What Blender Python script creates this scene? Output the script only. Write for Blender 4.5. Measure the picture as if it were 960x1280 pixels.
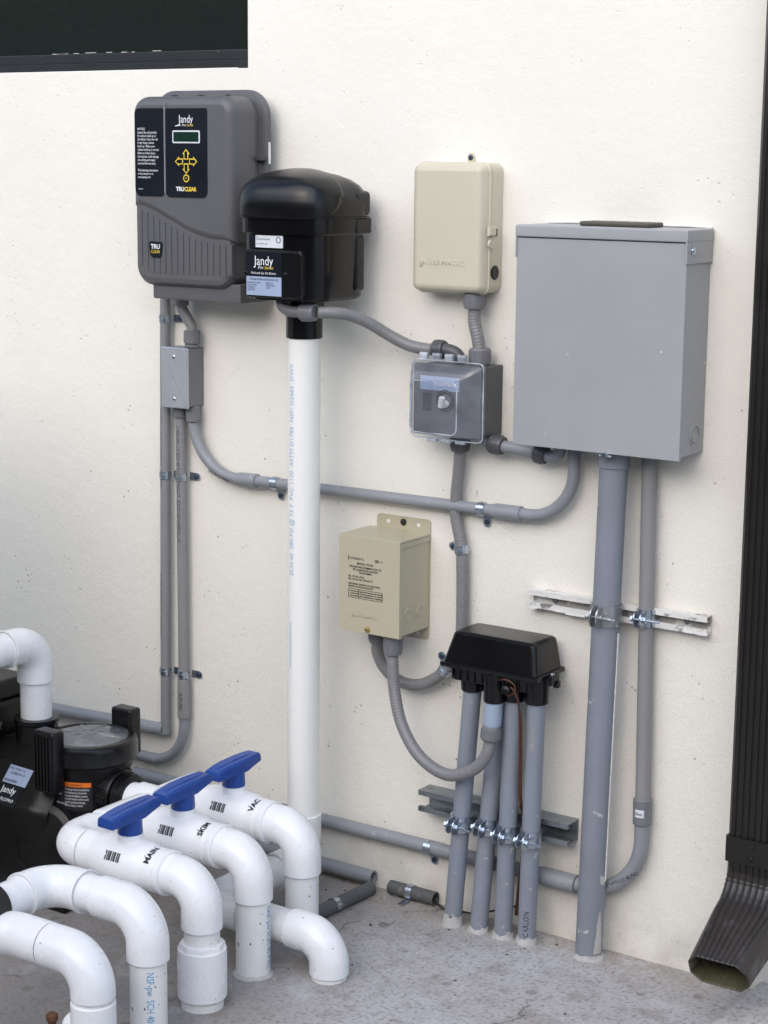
import bpy, bmesh, math, random
from mathutils import Vector, Matrix
random.seed(7)
PI = math.pi
for o in list(bpy.data.objects):
    bpy.data.objects.remove(o)
scene = bpy.context.scene
COL = scene.collection

# ------------------------------------------------------------------ camera
# world: wall face is Y=0 (camera on the -Y side), X runs right along the wall, Z up, metres
yaw, pit, rol = [math.radians(a) for a in (34.69, 10.62, 0.573)]
F = Vector((-math.sin(yaw)*math.cos(pit), math.cos(yaw)*math.cos(pit), -math.sin(pit)))
r0 = Vector((math.cos(yaw), math.sin(yaw), 0)); u0 = r0.cross(F)
Rv = math.cos(rol)*r0 + math.sin(rol)*u0
Uv = -math.sin(rol)*r0 + math.cos(rol)*u0
cam_d = bpy.data.cameras.new('camera'); cam = bpy.data.objects.new('camera', cam_d); COL.objects.link(cam)
cam.matrix_world = Matrix(((Rv.x, Uv.x, -F.x, 1.9914), (Rv.y, Uv.y, -F.y, -2.8770), (Rv.z, Uv.z, -F.z, 1.4011), (0, 0, 0, 1)))
cam_d.sensor_fit = 'VERTICAL'; cam_d.sensor_height = 36.0; cam_d.lens = 2371.0/1280*36
cam_d.clip_start = 0.05; cam_d.clip_end = 2000
scene.camera = cam
# ------------------------------------------------------------------ light: bright open shade, soft light from the front
SUN_EL, SUN_AZ = math.radians(31), math.radians(6)      # azimuth measured from -Y towards +X
w = bpy.data.worlds.new('World'); scene.world = w; w.use_nodes = True
wn = w.node_tree.nodes; wl = w.node_tree.links
sky = wn.new('ShaderNodeTexSky'); sky.sky_type = 'NISHITA'; sky.sun_disc = False
sky.sun_elevation = SUN_EL; sky.sun_rotation = PI - SUN_AZ; sky.air_density = 1.0; sky.dust_density = 1.2; sky.ozone_density = 1.0
bg = wn['Background']; bg.inputs[1].default_value = 0.15
wl.new(sky.outputs[0], bg.inputs[0])
sd = bpy.data.lights.new('sun', 'SUN'); sd.energy = 1.5; sd.angle = math.radians(95); sd.color = (1.0, 0.948, 0.868)
sun = bpy.data.objects.new('sun', sd); COL.objects.link(sun)
sv = Vector((math.sin(SUN_AZ)*math.cos(SUN_EL), -math.cos(SUN_AZ)*math.cos(SUN_EL), math.sin(SUN_EL)))
sun.location = sv*6; sun.rotation_euler = sv.to_track_quat('Z', 'Y').to_euler()
vs = scene.view_settings
vs.view_transform = 'Standard'; vs.look = 'None'; vs.gamma = 1.0; vs.use_curve_mapping = False; vs.exposure = 0.88
scene.render.engine = 'CYCLES'

# ------------------------------------------------------------------ materials
MATS = {}
def M(name, col, rough=.5, metal=0., var=.08, vscale=9., bump=0., bscale=220., spots=(), spec=.5, coat=0., emit=None):
    m = bpy.data.materials.new(name); m.use_nodes = True
    nt = m.node_tree; n = nt.nodes; L = nt.links; b = n['Principled BSDF']
    tc = n.new('ShaderNodeTexCoord'); co = tc.outputs['Object']
    nz = n.new('ShaderNodeTexNoise'); nz.inputs['Scale'].default_value = vscale; nz.inputs['Detail'].default_value = 6; nz.inputs['Roughness'].default_value = .62
    L.new(co, nz.inputs['Vector'])
    mx = n.new('ShaderNodeMix'); mx.data_type = 'RGBA'
    mx.inputs['A'].default_value = (*[c*(1-var*1.6) for c in col], 1); mx.inputs['B'].default_value = (*[min(1, c*(1+var*1.6)) for c in col], 1)
    L.new(nz.outputs['Fac'], mx.inputs['Factor']); out = mx.outputs['Result']
    for i, (sc, sscale, thr, soft) in enumerate(spots):
        z = n.new('ShaderNodeTexNoise'); z.inputs['Scale'].default_value = sscale; z.inputs['Detail'].default_value = 4
        z.noise_dimensions = '4D'; z.inputs['W'].default_value = 3.1*(i+1)
        L.new(co, z.inputs['Vector'])
        mr = n.new('ShaderNodeMapRange'); mr.inputs['From Min'].default_value = thr; mr.inputs['From Max'].default_value = thr+soft; mr.clamp = True
        L.new(z.outputs['Fac'], mr.inputs['Value'])
        m2 = n.new('ShaderNodeMix'); m2.data_type = 'RGBA'; m2.inputs['B'].default_value = (*sc, 1)
        L.new(mr.outputs['Result'], m2.inputs['Factor']); L.new(out, m2.inputs['A']); out = m2.outputs['Result']
    L.new(out, b.inputs['Base Color'])
    rr = n.new('ShaderNodeMapRange'); rr.inputs['To Min'].default_value = max(0, rough-.09); rr.inputs['To Max'].default_value = min(1, rough+.09)
    L.new(nz.outputs['Fac'], rr.inputs['Value']); L.new(rr.outputs['Result'], b.inputs['Roughness'])
    b.inputs['Metallic'].default_value = metal
    b.inputs['Specular IOR Level'].default_value = spec
    b.inputs['Coat Weight'].default_value = coat
    if bump:
        bz = n.new('ShaderNodeTexNoise'); bz.inputs['Scale'].default_value = bscale; bz.inputs['Detail'].default_value = 3
        L.new(co, bz.inputs['Vector'])
        bp = n.new('ShaderNodeBump'); bp.inputs['Strength'].default_value = bump; bp.inputs['Distance'].default_value = .001
        L.new(bz.outputs['Fac'], bp.inputs['Height']); L.new(bp.outputs['Normal'], b.inputs['Normal'])
    if emit:
        b.inputs['Emission Color'].default_value = (*emit[0], 1); b.inputs['Emission Strength'].default_value = emit[1]
    MATS[name] = m; return m

M('conduit', (.245, .256, .280), .42, var=.10, vscale=14, bump=.15, spots=[((.33, .33, .33), 55, .62, .08)])
M('conduit_warm', (.240, .240, .246), .45, var=.10, vscale=14, bump=.15)
M('conduit_blue', (.23, .255, .30), .42, var=.10, vscale=12, bump=.15, spots=[((.42, .42, .42), 50, .655, .04)])
M('conduit_old', (.215, .235, .275), .45, var=.14, vscale=8, bump=.2, spots=[((.52, .52, .50), 30, .66, .03), ((.33, .32, .28), 14, .66, .12)])
M('fitting', (.165, .168, .18), .4, var=.08, vscale=20, bump=.15)
M('fitting_dark', (.075, .077, .085), .42, var=.1, vscale=20, bump=.15)
M('light_fitting', (.30, .36, .46), .45, var=.08, vscale=20)
M('flex', (.20, .20, .205), .35, var=.08, vscale=20)
M('stub_grey', (.085, .09, .092), .55, var=.2, vscale=25, bump=.3, spots=[((.2, .19, .17), 40, .62, .1)])
M('pvc', (.80, .815, .84), .28, var=.03, vscale=6, bump=.04, bscale=60, spots=[((.64, .62, .57), 13, .58, .18), ((.30, .28, .26), 120, .69, .02)])
M('pvc_dirty', (.77, .775, .77), .38, var=.04, vscale=8, bump=.08, spots=[((.13, .12, .11), 90, .655, .02), ((.60, .57, .51), 16, .57, .16)])
M('pvc_warm', (.83, .82, .79), .35, var=.03, vscale=5, bump=.05)
M('blue_plastic', (.008, .055, .28), .38, var=.12, vscale=25, bump=.2, bscale=500)
M('box_grey', (.10, .101, .108), .42, var=.07, vscale=12, bump=.35, bscale=900)
M('box_grey_dark', (.045, .046, .050), .45, var=.08, vscale=15, bump=.2, bscale=900)
M('label_navy', (.005, .007, .013), .30, var=.1, vscale=20)
M('black_plastic', (.0045, .0045, .0055), .17, var=.25, vscale=10, bump=.10, bscale=600, spec=.4)
M('black_satin', (.0055, .0055, .0065), .22, var=.25, vscale=10, bump=.25, bscale=500, spec=.4)
M('pump_black', (.0055, .0055, .006), .34, spec=.35, var=.35, vscale=12, bump=.3, bscale=350, spots=[((.025, .024, .023), 9, .66, .2)])
M('beige', (.56, .52, .41), .42, var=.03, vscale=6, bump=.2, bscale=700)
M('beige_metal', (.455, .415, .305), .36, var=.03, vscale=7, bump=.1, bscale=500)
M('panel_grey', (.325, .332, .345), .40, var=.07, vscale=5, bump=.15, bscale=400, spots=[((.62, .62, .62), 46, .715, .015)])
M('olive', (.062, .058, .042), .5, var=.15, vscale=30, bump=.2)
M('steel', (.50, .54, .61), .32, metal=.6, var=.10, vscale=18, bump=.1, bscale=120)
M('zinc', (.50, .56, .63), .26, metal=.95, var=.22, vscale=30, bump=.2, bscale=150)
M('zinc_dull', (.30, .33, .35), .42, metal=.85, var=.25, vscale=18, bump=.3, bscale=150, spots=[((.12, .13, .13), 30, .58, .2)])
M('painted_zinc', (.70, .69, .66), .6, metal=0., var=.10, vscale=18, bump=.8, bscale=120, spots=[((.22, .21, .20), 36, .58, .05), ((.42, .40, .36), 22, .60, .08)])
M('zinc_worn', (.40, .42, .43), .36, metal=.8, var=.3, vscale=40, bump=.5, bscale=150, spots=[((.66, .65, .62), 60, .58, .05)])
M('screw_blue', (.045, .07, .12), .35, metal=.6, var=.2, vscale=60)
M('brass', (.60, .42, .16), .3, metal=1., var=.2, vscale=60)
M('copper', (.10, .042, .026), .5, metal=.3, var=.3, vscale=60)
M('rust', (.11, .045, .02), .8, var=.4, vscale=90, bump=.6)
M('rubber', (.010, .010, .011), .5, var=.2, vscale=30)
M('ink_black', (.012, .012, .014), .5, var=.05)
M('ink_grey', (.06, .06, .07), .5, var=.1)
M('ink_white', (.80, .82, .84), .45, var=.02)
M('ink_yellow', (.80, .58, .06), .45, var=.04)
M('ink_blue', (.05, .30, .55), .45, var=.2, vscale=120)
M('ink_faint', (.30, .47, .64), .45, var=.2, vscale=120)
M('ink_orange', (.80, .18, .015), .45, var=.05)
M('ink_scratch', (.36, .33, .27), .6, var=.1)
M('label_white', (.66, .69, .74), .4, var=.04, vscale=30)
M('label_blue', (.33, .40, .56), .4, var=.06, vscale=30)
M('lcd_green', (.010, .032, .022), .15, var=.1)
M('paint_white', (.74, .73, .70), .6, var=.06, vscale=30, bump=.4, bscale=150)
M('mortar', (.46, .45, .44), .9, var=.15, vscale=60, bump=1., bscale=140)
M('toggle_white', (.82, .82, .80), .3, var=.02)
M('inner_grey', (.13, .135, .15), .45, var=.06, vscale=25)
M('frame_dark', (.012, .013, .015), .42, var=.2, vscale=25, bump=.2, spots=[((.16, .16, .16), 70, .70, .03)])
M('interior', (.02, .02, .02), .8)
M('downspout_brown', (.0105, .0085, .0072), .34, var=.2, vscale=14, bump=.1, bscale=80)
M('downspout_worn', (.024, .020, .019), .34, var=.35, vscale=20, bump=.2, bscale=90, spots=[((.10, .09, .10), 26, .58, .16)])
M('downspout_inside', (.10, .095, .055), .55, var=.3, vscale=25)
M('leaf_dark', (.030, .048, .022), .9, var=.4, vscale=6)
M('bark', (.10, .07, .05), .9, var=.3, vscale=20)
M('debris', (.42, .40, .36), .9, var=.4, vscale=90)
M('dark_debris', (.02, .018, .016), .9, var=.4, vscale=90)
M('grass', (.05, .08, .03), .9, var=.4, vscale=6)

def glass(name, tint, ior=1.45, rough=.04, grime_haze=.06, dcol=(.55, .58, .62), spread=.8):
    m = bpy.data.materials.new(name); m.use_nodes = True; n = m.node_tree.nodes; L = m.node_tree.links
    n.remove(n['Principled BSDF']); out = n['Material Output']
    t = n.new('ShaderNodeBsdfTransparent'); t.inputs[0].default_value = (*tint, 1)
    g = n.new('ShaderNodeBsdfGlossy'); g.inputs['Roughness'].default_value = rough
    lw = n.new('ShaderNodeLayerWeight'); pw = n.new('ShaderNodeMath'); pw.operation = 'POWER'; pw.inputs[1].default_value = 4.0; L.new(lw.outputs['Facing'], pw.inputs[0])
    fr = n.new('ShaderNodeMath'); fr.operation = 'MULTIPLY_ADD'; fr.inputs[1].default_value = .65; fr.inputs[2].default_value = .055; L.new(pw.outputs[0], fr.inputs[0])
    d = n.new('ShaderNodeBsdfDiffuse'); d.inputs[0].default_value = (*dcol, 1)
    tc = n.new('ShaderNodeTexCoord'); nz = n.new('ShaderNodeTexNoise'); nz.inputs['Scale'].default_value = 25; nz.inputs['Detail'].default_value = 5
    L.new(tc.outputs['Object'], nz.inputs['Vector'])
    mp = n.new('ShaderNodeMapRange'); mp.inputs['From Min'].default_value = .35; mp.inputs['From Max'].default_value = .75; mp.inputs['To Min'].default_value = grime_haze*(1.2-spread); mp.inputs['To Max'].default_value = grime_haze*(1.2+spread)
    L.new(nz.outputs['Fac'], mp.inputs['Value'])
    m0 = n.new('ShaderNodeMixShader'); L.new(mp.outputs[0], m0.inputs[0]); L.new(t.outputs[0], m0.inputs[1]); L.new(d.outputs[0], m0.inputs[2])
    m1 = n.new('ShaderNodeMixShader'); L.new(fr.outputs[0], m1.inputs[0]); L.new(m0.outputs[0], m1.inputs[1]); L.new(g.outputs[0], m1.inputs[2])
    L.new(m1.outputs[0], out.inputs[0]); MATS[name] = m
glass('clear_plastic', (.90, .91, .94), rough=.06, grime_haze=.08)
glass('lid_plastic', (.80, .81, .82), rough=.12, grime_haze=.16)
glass('window_glass', (.10, .12, .12), rough=.01, grime_haze=.42, dcol=(.030, .042, .038), spread=.06)
glass('clear_edge', (.85, .87, .90), rough=.05, grime_haze=.55, dcol=(.62, .66, .72))  # high diffuse share whitens it to imitate bright plastic edges

def stucco():
    m = bpy.data.materials.new('stucco'); m.use_nodes = True; n = m.node_tree.nodes; L = m.node_tree.links; b = n['Principled BSDF']
    tc = n.new('ShaderNodeTexCoord'); co = tc.outputs['Object']
    def noise(s, d=4, w=0., r=.55):
        z = n.new('ShaderNodeTexNoise'); z.noise_dimensions = '4D'; z.inputs['W'].default_value = w
        z.inputs['Scale'].default_value = s; z.inputs['Detail'].default_value = d; z.inputs['Roughness'].default_value = r
        L.new(co, z.inputs['Vector']); return z.outputs['Fac']
    def rng(v, a, c, lo=0., hi=1.):
        r = n.new('ShaderNodeMapRange'); r.inputs['From Min'].default_value = a; r.inputs['From Max'].default_value = c
        r.inputs['To Min'].default_value = lo; r.inputs['To Max'].default_value = hi; L.new(v, r.inputs['Value']); return r.outputs[0]
    def mix(f, a, bcol):
        x = n.new('ShaderNodeMix'); x.data_type = 'RGBA'; L.new(f, x.inputs['Factor'])
        if isinstance(a, tuple): x.inputs['A'].default_value = (*a, 1)
        else: L.new(a, x.inputs['A'])
        x.inputs['B'].default_value = (*bcol, 1); return x.outputs['Result']
    def mul(a, c):
        x = n.new('ShaderNodeMath'); x.operation = 'MULTIPLY'; L.new(a, x.inputs[0])
        if isinstance(c, float): x.inputs[1].default_value = c
        else: L.new(c, x.inputs[1])
        return x.outputs[0]
    sz = n.new('ShaderNodeSeparateXYZ'); L.new(co, sz.inputs[0])
    def zmask(): return rng(sz.outputs['Z'], .45, 1.2, 1., .22)      # grain and pits stronger low on the wall, weaker higher up
    c = mix(rng(noise(1.3, 5), .35, .65), (.82, .793, .728), (.785, .757, .69))
    c = mix(mul(rng(noise(340, 2, 2.), .50, .68, 0, .46), zmask()), c, (.52, .50, .46))           # grain
    # pin holes and dark specks left in the float finish
    vo = n.new('ShaderNodeTexVoronoi'); vo.inputs['Scale'].default_value = 75; L.new(co, vo.inputs['Vector'])
    pit = mul(rng(vo.outputs['Distance'], .12, .22, 1, 0), rng(noise(13, 3, 5.), .56, .66))
    c = mix(mul(mul(pit, .8), zmask()), c, (.20, .17, .13))
    vo2 = n.new('ShaderNodeTexVoronoi'); vo2.inputs['Scale'].default_value = 21; L.new(co, vo2.inputs['Vector'])
    pit2 = mul(rng(vo2.outputs['Distance'], .030, .060, 1, 0), rng(noise(6, 3, 9.), .62, .66))
    c = mix(mul(pit2, .75), c, (.13, .11, .09))
    # splash dirt along the foot of the wall
    sx = n.new('ShaderNodeSeparateXYZ'); L.new(co, sx.inputs[0])
    foot = mul(rng(sx.outputs['Z'], .0, .16, 1, 0), rng(noise(14, 5, 12.), .40, .70))
    c = mix(mul(foot, .55), c, (.40, .37, .31))
    cn = n.new('ShaderNodeTexNoise'); cn.inputs['Scale'].default_value = 5; cn.inputs['Detail'].default_value = 6; L.new(co, cn.inputs['Vector'])
    cv = n.new('ShaderNodeVectorMath'); cv.operation = 'MULTIPLY_ADD'; cv.inputs[1].default_value = (.35, .35, .35); L.new(cn.outputs['Color'], cv.inputs[0]); L.new(co, cv.inputs[2])
    ce_ = n.new('ShaderNodeTexVoronoi'); ce_.feature = 'DISTANCE_TO_EDGE'; ce_.inputs['Scale'].default_value = 1.3; L.new(cv.outputs[0], ce_.inputs['Vector'])
    crack = mul(rng(ce_.outputs['Distance'], .0008, .0030, 1, 0), rng(noise(2.6, 2, 44.), .60, .64))
    c = mix(mul(crack, .10), c, (.33, .31, .28))
    smear = mul(rng(noise(3.2, 3, 21.), .66, .74), .18)
    c = mix(smear, c, (.50, .47, .42))
    L.new(c, b.inputs['Base Color']); b.inputs['Roughness'].default_value = .85; b.inputs['Specular IOR Level'].default_value = .25
    h1 = noise(320, 3, 1.); h2 = noise(55, 3, 4.); h3 = noise(6, 4, 6.)
    def add(a, c2):
        x = n.new('ShaderNodeMath'); x.operation = 'ADD'; L.new(a, x.inputs[0]); L.new(c2, x.inputs[1]); return x.outputs[0]
    h = add(add(mul(h1, .55), mul(h2, .7)), add(mul(h3, 3.2), mul(pit, -.9)))
    bp = n.new('ShaderNodeBump'); bp.inputs['Strength'].default_value = .55; bp.inputs['Distance'].default_value = .0022
    L.new(h, bp.inputs['Height']); L.new(bp.outputs['Normal'], b.inputs['Normal'])
    MATS['stucco'] = m
stucco()

def concrete(name, base, alt, dark, seed, patchy=False):
    m = bpy.data.materials.new(name); m.use_nodes = True; n = m.node_tree.nodes; L = m.node_tree.links; b = n['Principled BSDF']
    tc = n.new('ShaderNodeTexCoord'); co = tc.outputs['Object']
    def noise(s, d=5, w=0., r=.6):
        z = n.new('ShaderNodeTexNoise'); z.noise_dimensions = '4D'; z.inputs['W'].default_value = w+seed
        z.inputs['Scale'].default_value = s; z.inputs['Detail'].default_value = d; z.inputs['Roughness'].default_value = r
        L.new(co, z.inputs['Vector']); return z.outputs['Fac']
    def rng(v, a, c, lo=0., hi=1.):
        r = n.new('ShaderNodeMapRange'); r.inputs['From Min'].default_value = a; r.inputs['From Max'].default_value = c
        r.inputs['To Min'].default_value = lo; r.inputs['To Max'].default_value = hi; L.new(v, r.inputs['Value']); return r.outputs[0]
    def mix(f, a, bcol):
        x = n.new('ShaderNodeMix'); x.data_type = 'RGBA'; L.new(f, x.inputs['Factor'])
        if isinstance(a, tuple): x.inputs['A'].default_value = (*a, 1)
        else: L.new(a, x.inputs['A'])
        x.inputs['B'].default_value = (*bcol, 1); return x.outputs['Result']
    c = mix(rng(noise(3.2, 6), .36, .64), base, alt)
    c = mix(rng(noise(17, 5, 3.), .50, .72, 0, .75), c, dark)
    c = mix(rng(noise(120, 3, 5.), .50, .70, 0, .70), c, tuple(v*.45 for v in dark))
    c = mix(rng(noise(38, 5, 51.), .56, .70, 0, .55), c, tuple(v*.7 for v in dark))
    c = mix(rng(noise(190, 2, 7.), .60, .74, 0, .5), c, (.46, .45, .44))
    c = mix(rng(noise(5.5, 4, 31.), .60, .72, 0, .55), c, (.20, .155, .12))
    if patchy:   # browner and darker towards the white pipes, pale patches, grit along the wall
        sp = n.new('ShaderNodeSeparateXYZ'); L.new(co, sp.inputs[0])
        ad = n.new('ShaderNodeMath'); ad.operation = 'MULTIPLY_ADD'; ad.inputs[1].default_value = .55; L.new(noise(4.5, 5, 17.), ad.inputs[0]); L.new(sp.outputs['X'], ad.inputs[2])
        c = mix(rng(ad.outputs[0], .62, .30, 0, .62), c, (.19, .17, .152))
        c = mix(rng(noise(8, 5, 23.), .56, .68, 0, .5), c, (.55, .54, .56))
        ed = n.new('ShaderNodeMath'); ed.operation = 'MULTIPLY'; L.new(rng(sp.outputs['Y'], -.11, -.005), ed.inputs[0]); L.new(rng(noise(30, 5, 71.), .40, .62), ed.inputs[1])
        c = mix(ed.outputs[0], c, (.34, .30, .245))
    vo = n.new('ShaderNodeTexVoronoi'); vo.inputs['Scale'].default_value = 9; L.new(co, vo.inputs['Vector'])
    c = mix(rng(vo.outputs['Distance'], .07, .11, .5, 0), c, (.13, .125, .105))
    L.new(c, b.inputs['Base Color']); b.inputs['Roughness'].default_value = .85
    cn = n.new('ShaderNodeTexNoise'); cn.inputs['Scale'].default_value = 7; cn.inputs['Detail'].default_value = 6; L.new(co, cn.inputs['Vector'])
    cv = n.new('ShaderNodeVectorMath'); cv.operation = 'MULTIPLY_ADD'; cv.inputs[1].default_value = (.25, .25, .25); L.new(cn.outputs['Color'], cv.inputs[0]); L.new(co, cv.inputs[2])
    ce_ = n.new('ShaderNodeTexVoronoi'); ce_.feature = 'DISTANCE_TO_EDGE'; ce_.inputs['Scale'].default_value = 2.6; L.new(cv.outputs[0], ce_.inputs['Vector'])
    cf_ = n.new('ShaderNodeMath'); cf_.operation = 'MULTIPLY'; L.new(rng(ce_.outputs['Distance'], .002, .010, .75, 0), cf_.inputs[0]); L.new(rng(noise(3.1, 3, 61.), .52, .58), cf_.inputs[1])
    c = mix(cf_.outputs[0], c, (.10, .09, .08)); L.new(c, b.inputs['Base Color'])
    bp = n.new('ShaderNodeBump'); bp.inputs['Strength'].default_value = .7; bp.inputs['Distance'].default_value = .003
    x = n.new('ShaderNodeMath'); x.operation = 'ADD'; L.new(noise(45, 5, 9.), x.inputs[0]); L.new(noise(200, 3, 11.), x.inputs[1])
    L.new(x.outputs[0], bp.inputs['Height']); L.new(bp.outputs['Normal'], b.inputs['Normal'])
    MATS[name] = m
concrete('concrete', (.48, .475, .50), (.385, .365, .355), (.25, .225, .20), 0., True)
concrete('concrete_light', (.50, .49, .50), (.43, .42, .41), (.32, .30, .28), 40.)

# ------------------------------------------------------------------ geometry helpers
ORG = {}
def V(*a): return Vector(a)
def frame_of(d):
    d = Vector(d).normalized(); a = Vector((0, 0, 1)) if abs(d.z) < .9 else Vector((1, 0, 0))
    u = d.cross(a).normalized(); return d, u, d.cross(u).normalized()
class MB:
    def __init__(s): s.v = []; s.f = []
    def add(s, vs_, fs):
        k = len(s.v); s.v += [Vector(p) for p in vs_]; s.f += [tuple(i+k for i in f) for f in fs]; return s
    def loft(s, rings, c0=True, c1=True, closed=True):
        n = len(rings[0]); vs_ = [p for r in rings for p in r]; fs = []
        for i in range(len(rings)-1):
            for j in range(n if closed else n-1):
                a = i*n+j; b = i*n+(j+1) % n; fs.append((a, b, b+n, a+n))
        if c0: fs.append(tuple(range(n-1, -1, -1)))
        if c1: k = (len(rings)-1)*n; fs.append(tuple(range(k, k+n)))
        return s.add(vs_, fs)
    def tube(s, path, r, n=18, caps=True):
        path = [Vector(p) for p in path]; rings = []
        t0 = (path[1]-path[0]).normalized(); _, u, v = frame_of(t0)
        for i, p in enumerate(path):
            t = (path[min(i+1, len(path)-1)]-path[max(i-1, 0)]).normalized()
            q = t0.rotation_difference(t); u = q @ u; v = q @ v; t0 = t
            rr = r[i] if isinstance(r, (list, tuple)) else r
            rings.append([p+u*math.cos(2*PI*k/n)*rr+v*math.sin(2*PI*k/n)*rr for k in range(n)])
        return s.loft(rings, caps, caps)
    def lathe(s, prof, o=(0, 0, 0), axis=(0, 0, 1), n=32, caps=True):
        d, u, v = frame_of(axis); o = Vector(o)
        rings = [[o+d*h+(u*math.cos(2*PI*k/n)+v*math.sin(2*PI*k/n))*max(r, 1e-5) for k in range(n)] for r, h in prof]
        return s.loft(rings, caps, caps)
    def box(s, x0, x1, y0, y1, z0, z1, bev=0., seg=2):
        bm = bmesh.new(); bmesh.ops.create_cube(bm, size=1)
        for p in bm.verts: p.co = Vector(((x0+x1)/2+p.co.x*(x1-x0), (y0+y1)/2+p.co.y*(y1-y0), (z0+z1)/2+p.co.z*(z1-z0)))
        if bev: bmesh.ops.bevel(bm, geom=bm.edges[:], offset=bev, segments=seg, affect='EDGES', profile=.5)
        bm.verts.index_update(); s.add([p.co.copy() for p in bm.verts], [[q.index for q in f.verts] for f in bm.faces]); bm.free(); return s
    def obox(s, c, d, u, L, Wd, H, bev=0.):
        m = MB().box(-L/2, L/2, -Wd/2, Wd/2, -H/2, H/2, bev); d = Vector(d).normalized(); u = Vector(u); u = (u-d*u.dot(d)).normalized(); k = d.cross(u)
        return s.add([Vector(c)+d*p.x+u*p.y+k*p.z for p in m.v], m.f)
    def slab(s, outline, to3, levels, c0=True, c1=True):
        if c1: levels = list(levels)+[(levels[-1][0]+.0004, levels[-1][1])]      # keeps the flat face flat shaded
        return s.loft([[to3(x, z, d) for x, z in inset(outline, i)] for i, d in levels], c0, c1)
    def ring(s, o, axis, r0_, r1_, h0, h1, n=32):
        return s.lathe([(r0_, h0), (r1_, h0), (r1_, h1), (r0_, h1), (r0_, h0)], o, axis, n, False)
def inset(ol, k):
    if not k: return list(ol)
    n = len(ol); A = sum(ol[i][0]*ol[(i+1) % n][1]-ol[(i+1) % n][0]*ol[i][1] for i in range(n)); sg = 1 if A > 0 else -1; out = []
    for i in range(n):
        a, b, c = Vector(ol[i-1]), Vector(ol[i]), Vector(ol[(i+1) % n])
        e1 = (b-a).normalized(); e2 = (c-b).normalized()
        n1 = Vector((-e1.y, e1.x))*sg; n2 = Vector((-e2.y, e2.x))*sg; m = n1+n2
        m = m/max(.3, m.dot(n1)); out.append((b.x+m.x*k, b.y+m.y*k))
    return out
def rrect(x0, x1, z0, z1, r, n=6):
    if not isinstance(r, (list, tuple)): r = (r,)*4     # bottom-left, bottom-right, top-right, top-left
    out = []
    for (cx, cz, a, q) in ((x0, z0, PI, 0), (x1, z0, 1.5*PI, 1), (x1, z1, 0, 2), (x0, z1, .5*PI, 3)):
        rr = max(r[q], 1e-4); px = cx+(rr if cx == x0 else -rr); pz = cz+(rr if cz == z0 else -rr)
        for k in range(n+1): t = a+k*PI/2/n; out.append((px+rr*math.cos(t), pz+rr*math.sin(t)))
    return out
def front(x, z, d): return Vector((x, -d, z))                 # d = distance off the wall
def fillet(pts, rad, n=10):
    pts = [Vector(p) for p in pts]; out = [pts[0]]
    for i in range(1, len(pts)-1):
        a, b, c = pts[i-1], pts[i], pts[i+1]; d1 = (a-b).normalized(); d2 = (c-b).normalized(); R = rad[i-1] if isinstance(rad, (list, tuple)) else rad
        ang = d1.angle(d2)
        if ang > PI-.02: out.append(b); continue
        t = R/math.tan(ang/2); ctr = b+(d1+d2).normalized()*(R/math.sin(ang/2)); p1 = b+d1*t; p2 = b+d2*t
        s1 = p1-ctr; s2 = p2-ctr; th = s1.angle(s2)
        for k in range(n+1):
            f = k/n; out.append(ctr+(s1*math.sin((1-f)*th)+s2*math.sin(f*th))/math.sin(th))
    out.append(pts[-1]); return out
def spline(pts, step=.004):
    P = [Vector(p) for p in pts]; P = [P[0]*2-P[1]]+P+[P[-1]*2-P[-2]]; out = []
    for i in range(1, len(P)-2):
        L = (P[i+1]-P[i]).length; k = max(2, int(L/step))
        for j in range(k):
            t = j/k; a, b, c, d = P[i-1], P[i], P[i+1], P[i+2]
            out.append(.5*((2*b)+(c-a)*t+(2*a-5*b+4*c-d)*t*t+(3*b-a-3*c+d)*t**3))
    out.append(P[-2]); return out
def resample(path, step):
    out = [path[0]]; acc = 0
    for a, b in zip(path, path[1:]):
        L = (b-a).length; t = step-acc
        while t <= L: out.append(a+(b-a)*(t/L)); t += step
        acc = (acc+L) % step
    return out+[path[-1]]

def thing(name, loc, label, cat, group=None):
    o = bpy.data.objects.new(name, None); COL.objects.link(o); o.location = loc; o.empty_display_size = .05
    ORG[o] = Vector(loc); o['label'] = label; o['category'] = cat
    if group: o['group'] = group
    return o
def build(name, mb, mat, parent=None, origin=None, ang=32, label=None, cat=None, group=None, kind=None):
    me = bpy.data.meshes.new(name)
    org = ORG[parent] if parent is not None else Vector(origin or (0, 0, 0))
    me.from_pydata([p-org for p in mb.v], [], mb.f); bm = bmesh.new(); bm.from_mesh(me)
    bmesh.ops.recalc_face_normals(bm, faces=bm.faces[:]); bm.to_mesh(me); bm.free()
    me.polygons.foreach_set('use_smooth', [True]*len(me.polygons)); me.set_sharp_from_angle(angle=math.radians(ang)); me.update()
    me.materials.append(MATS[mat]); o = bpy.data.objects.new(name, me); COL.objects.link(o)
    if len(me.polygons) < 4000: wn_ = o.modifiers.new('normals', 'WEIGHTED_NORMAL'); wn_.keep_sharp = True; wn_.weight = 80
    if parent is not None: o.parent = parent
    else: o.location = org
    ORG[o] = org
    if label: o['label'] = label
    if cat: o['category'] = cat
    if group: o['group'] = group
    if kind: o['kind'] = kind
    return o

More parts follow.
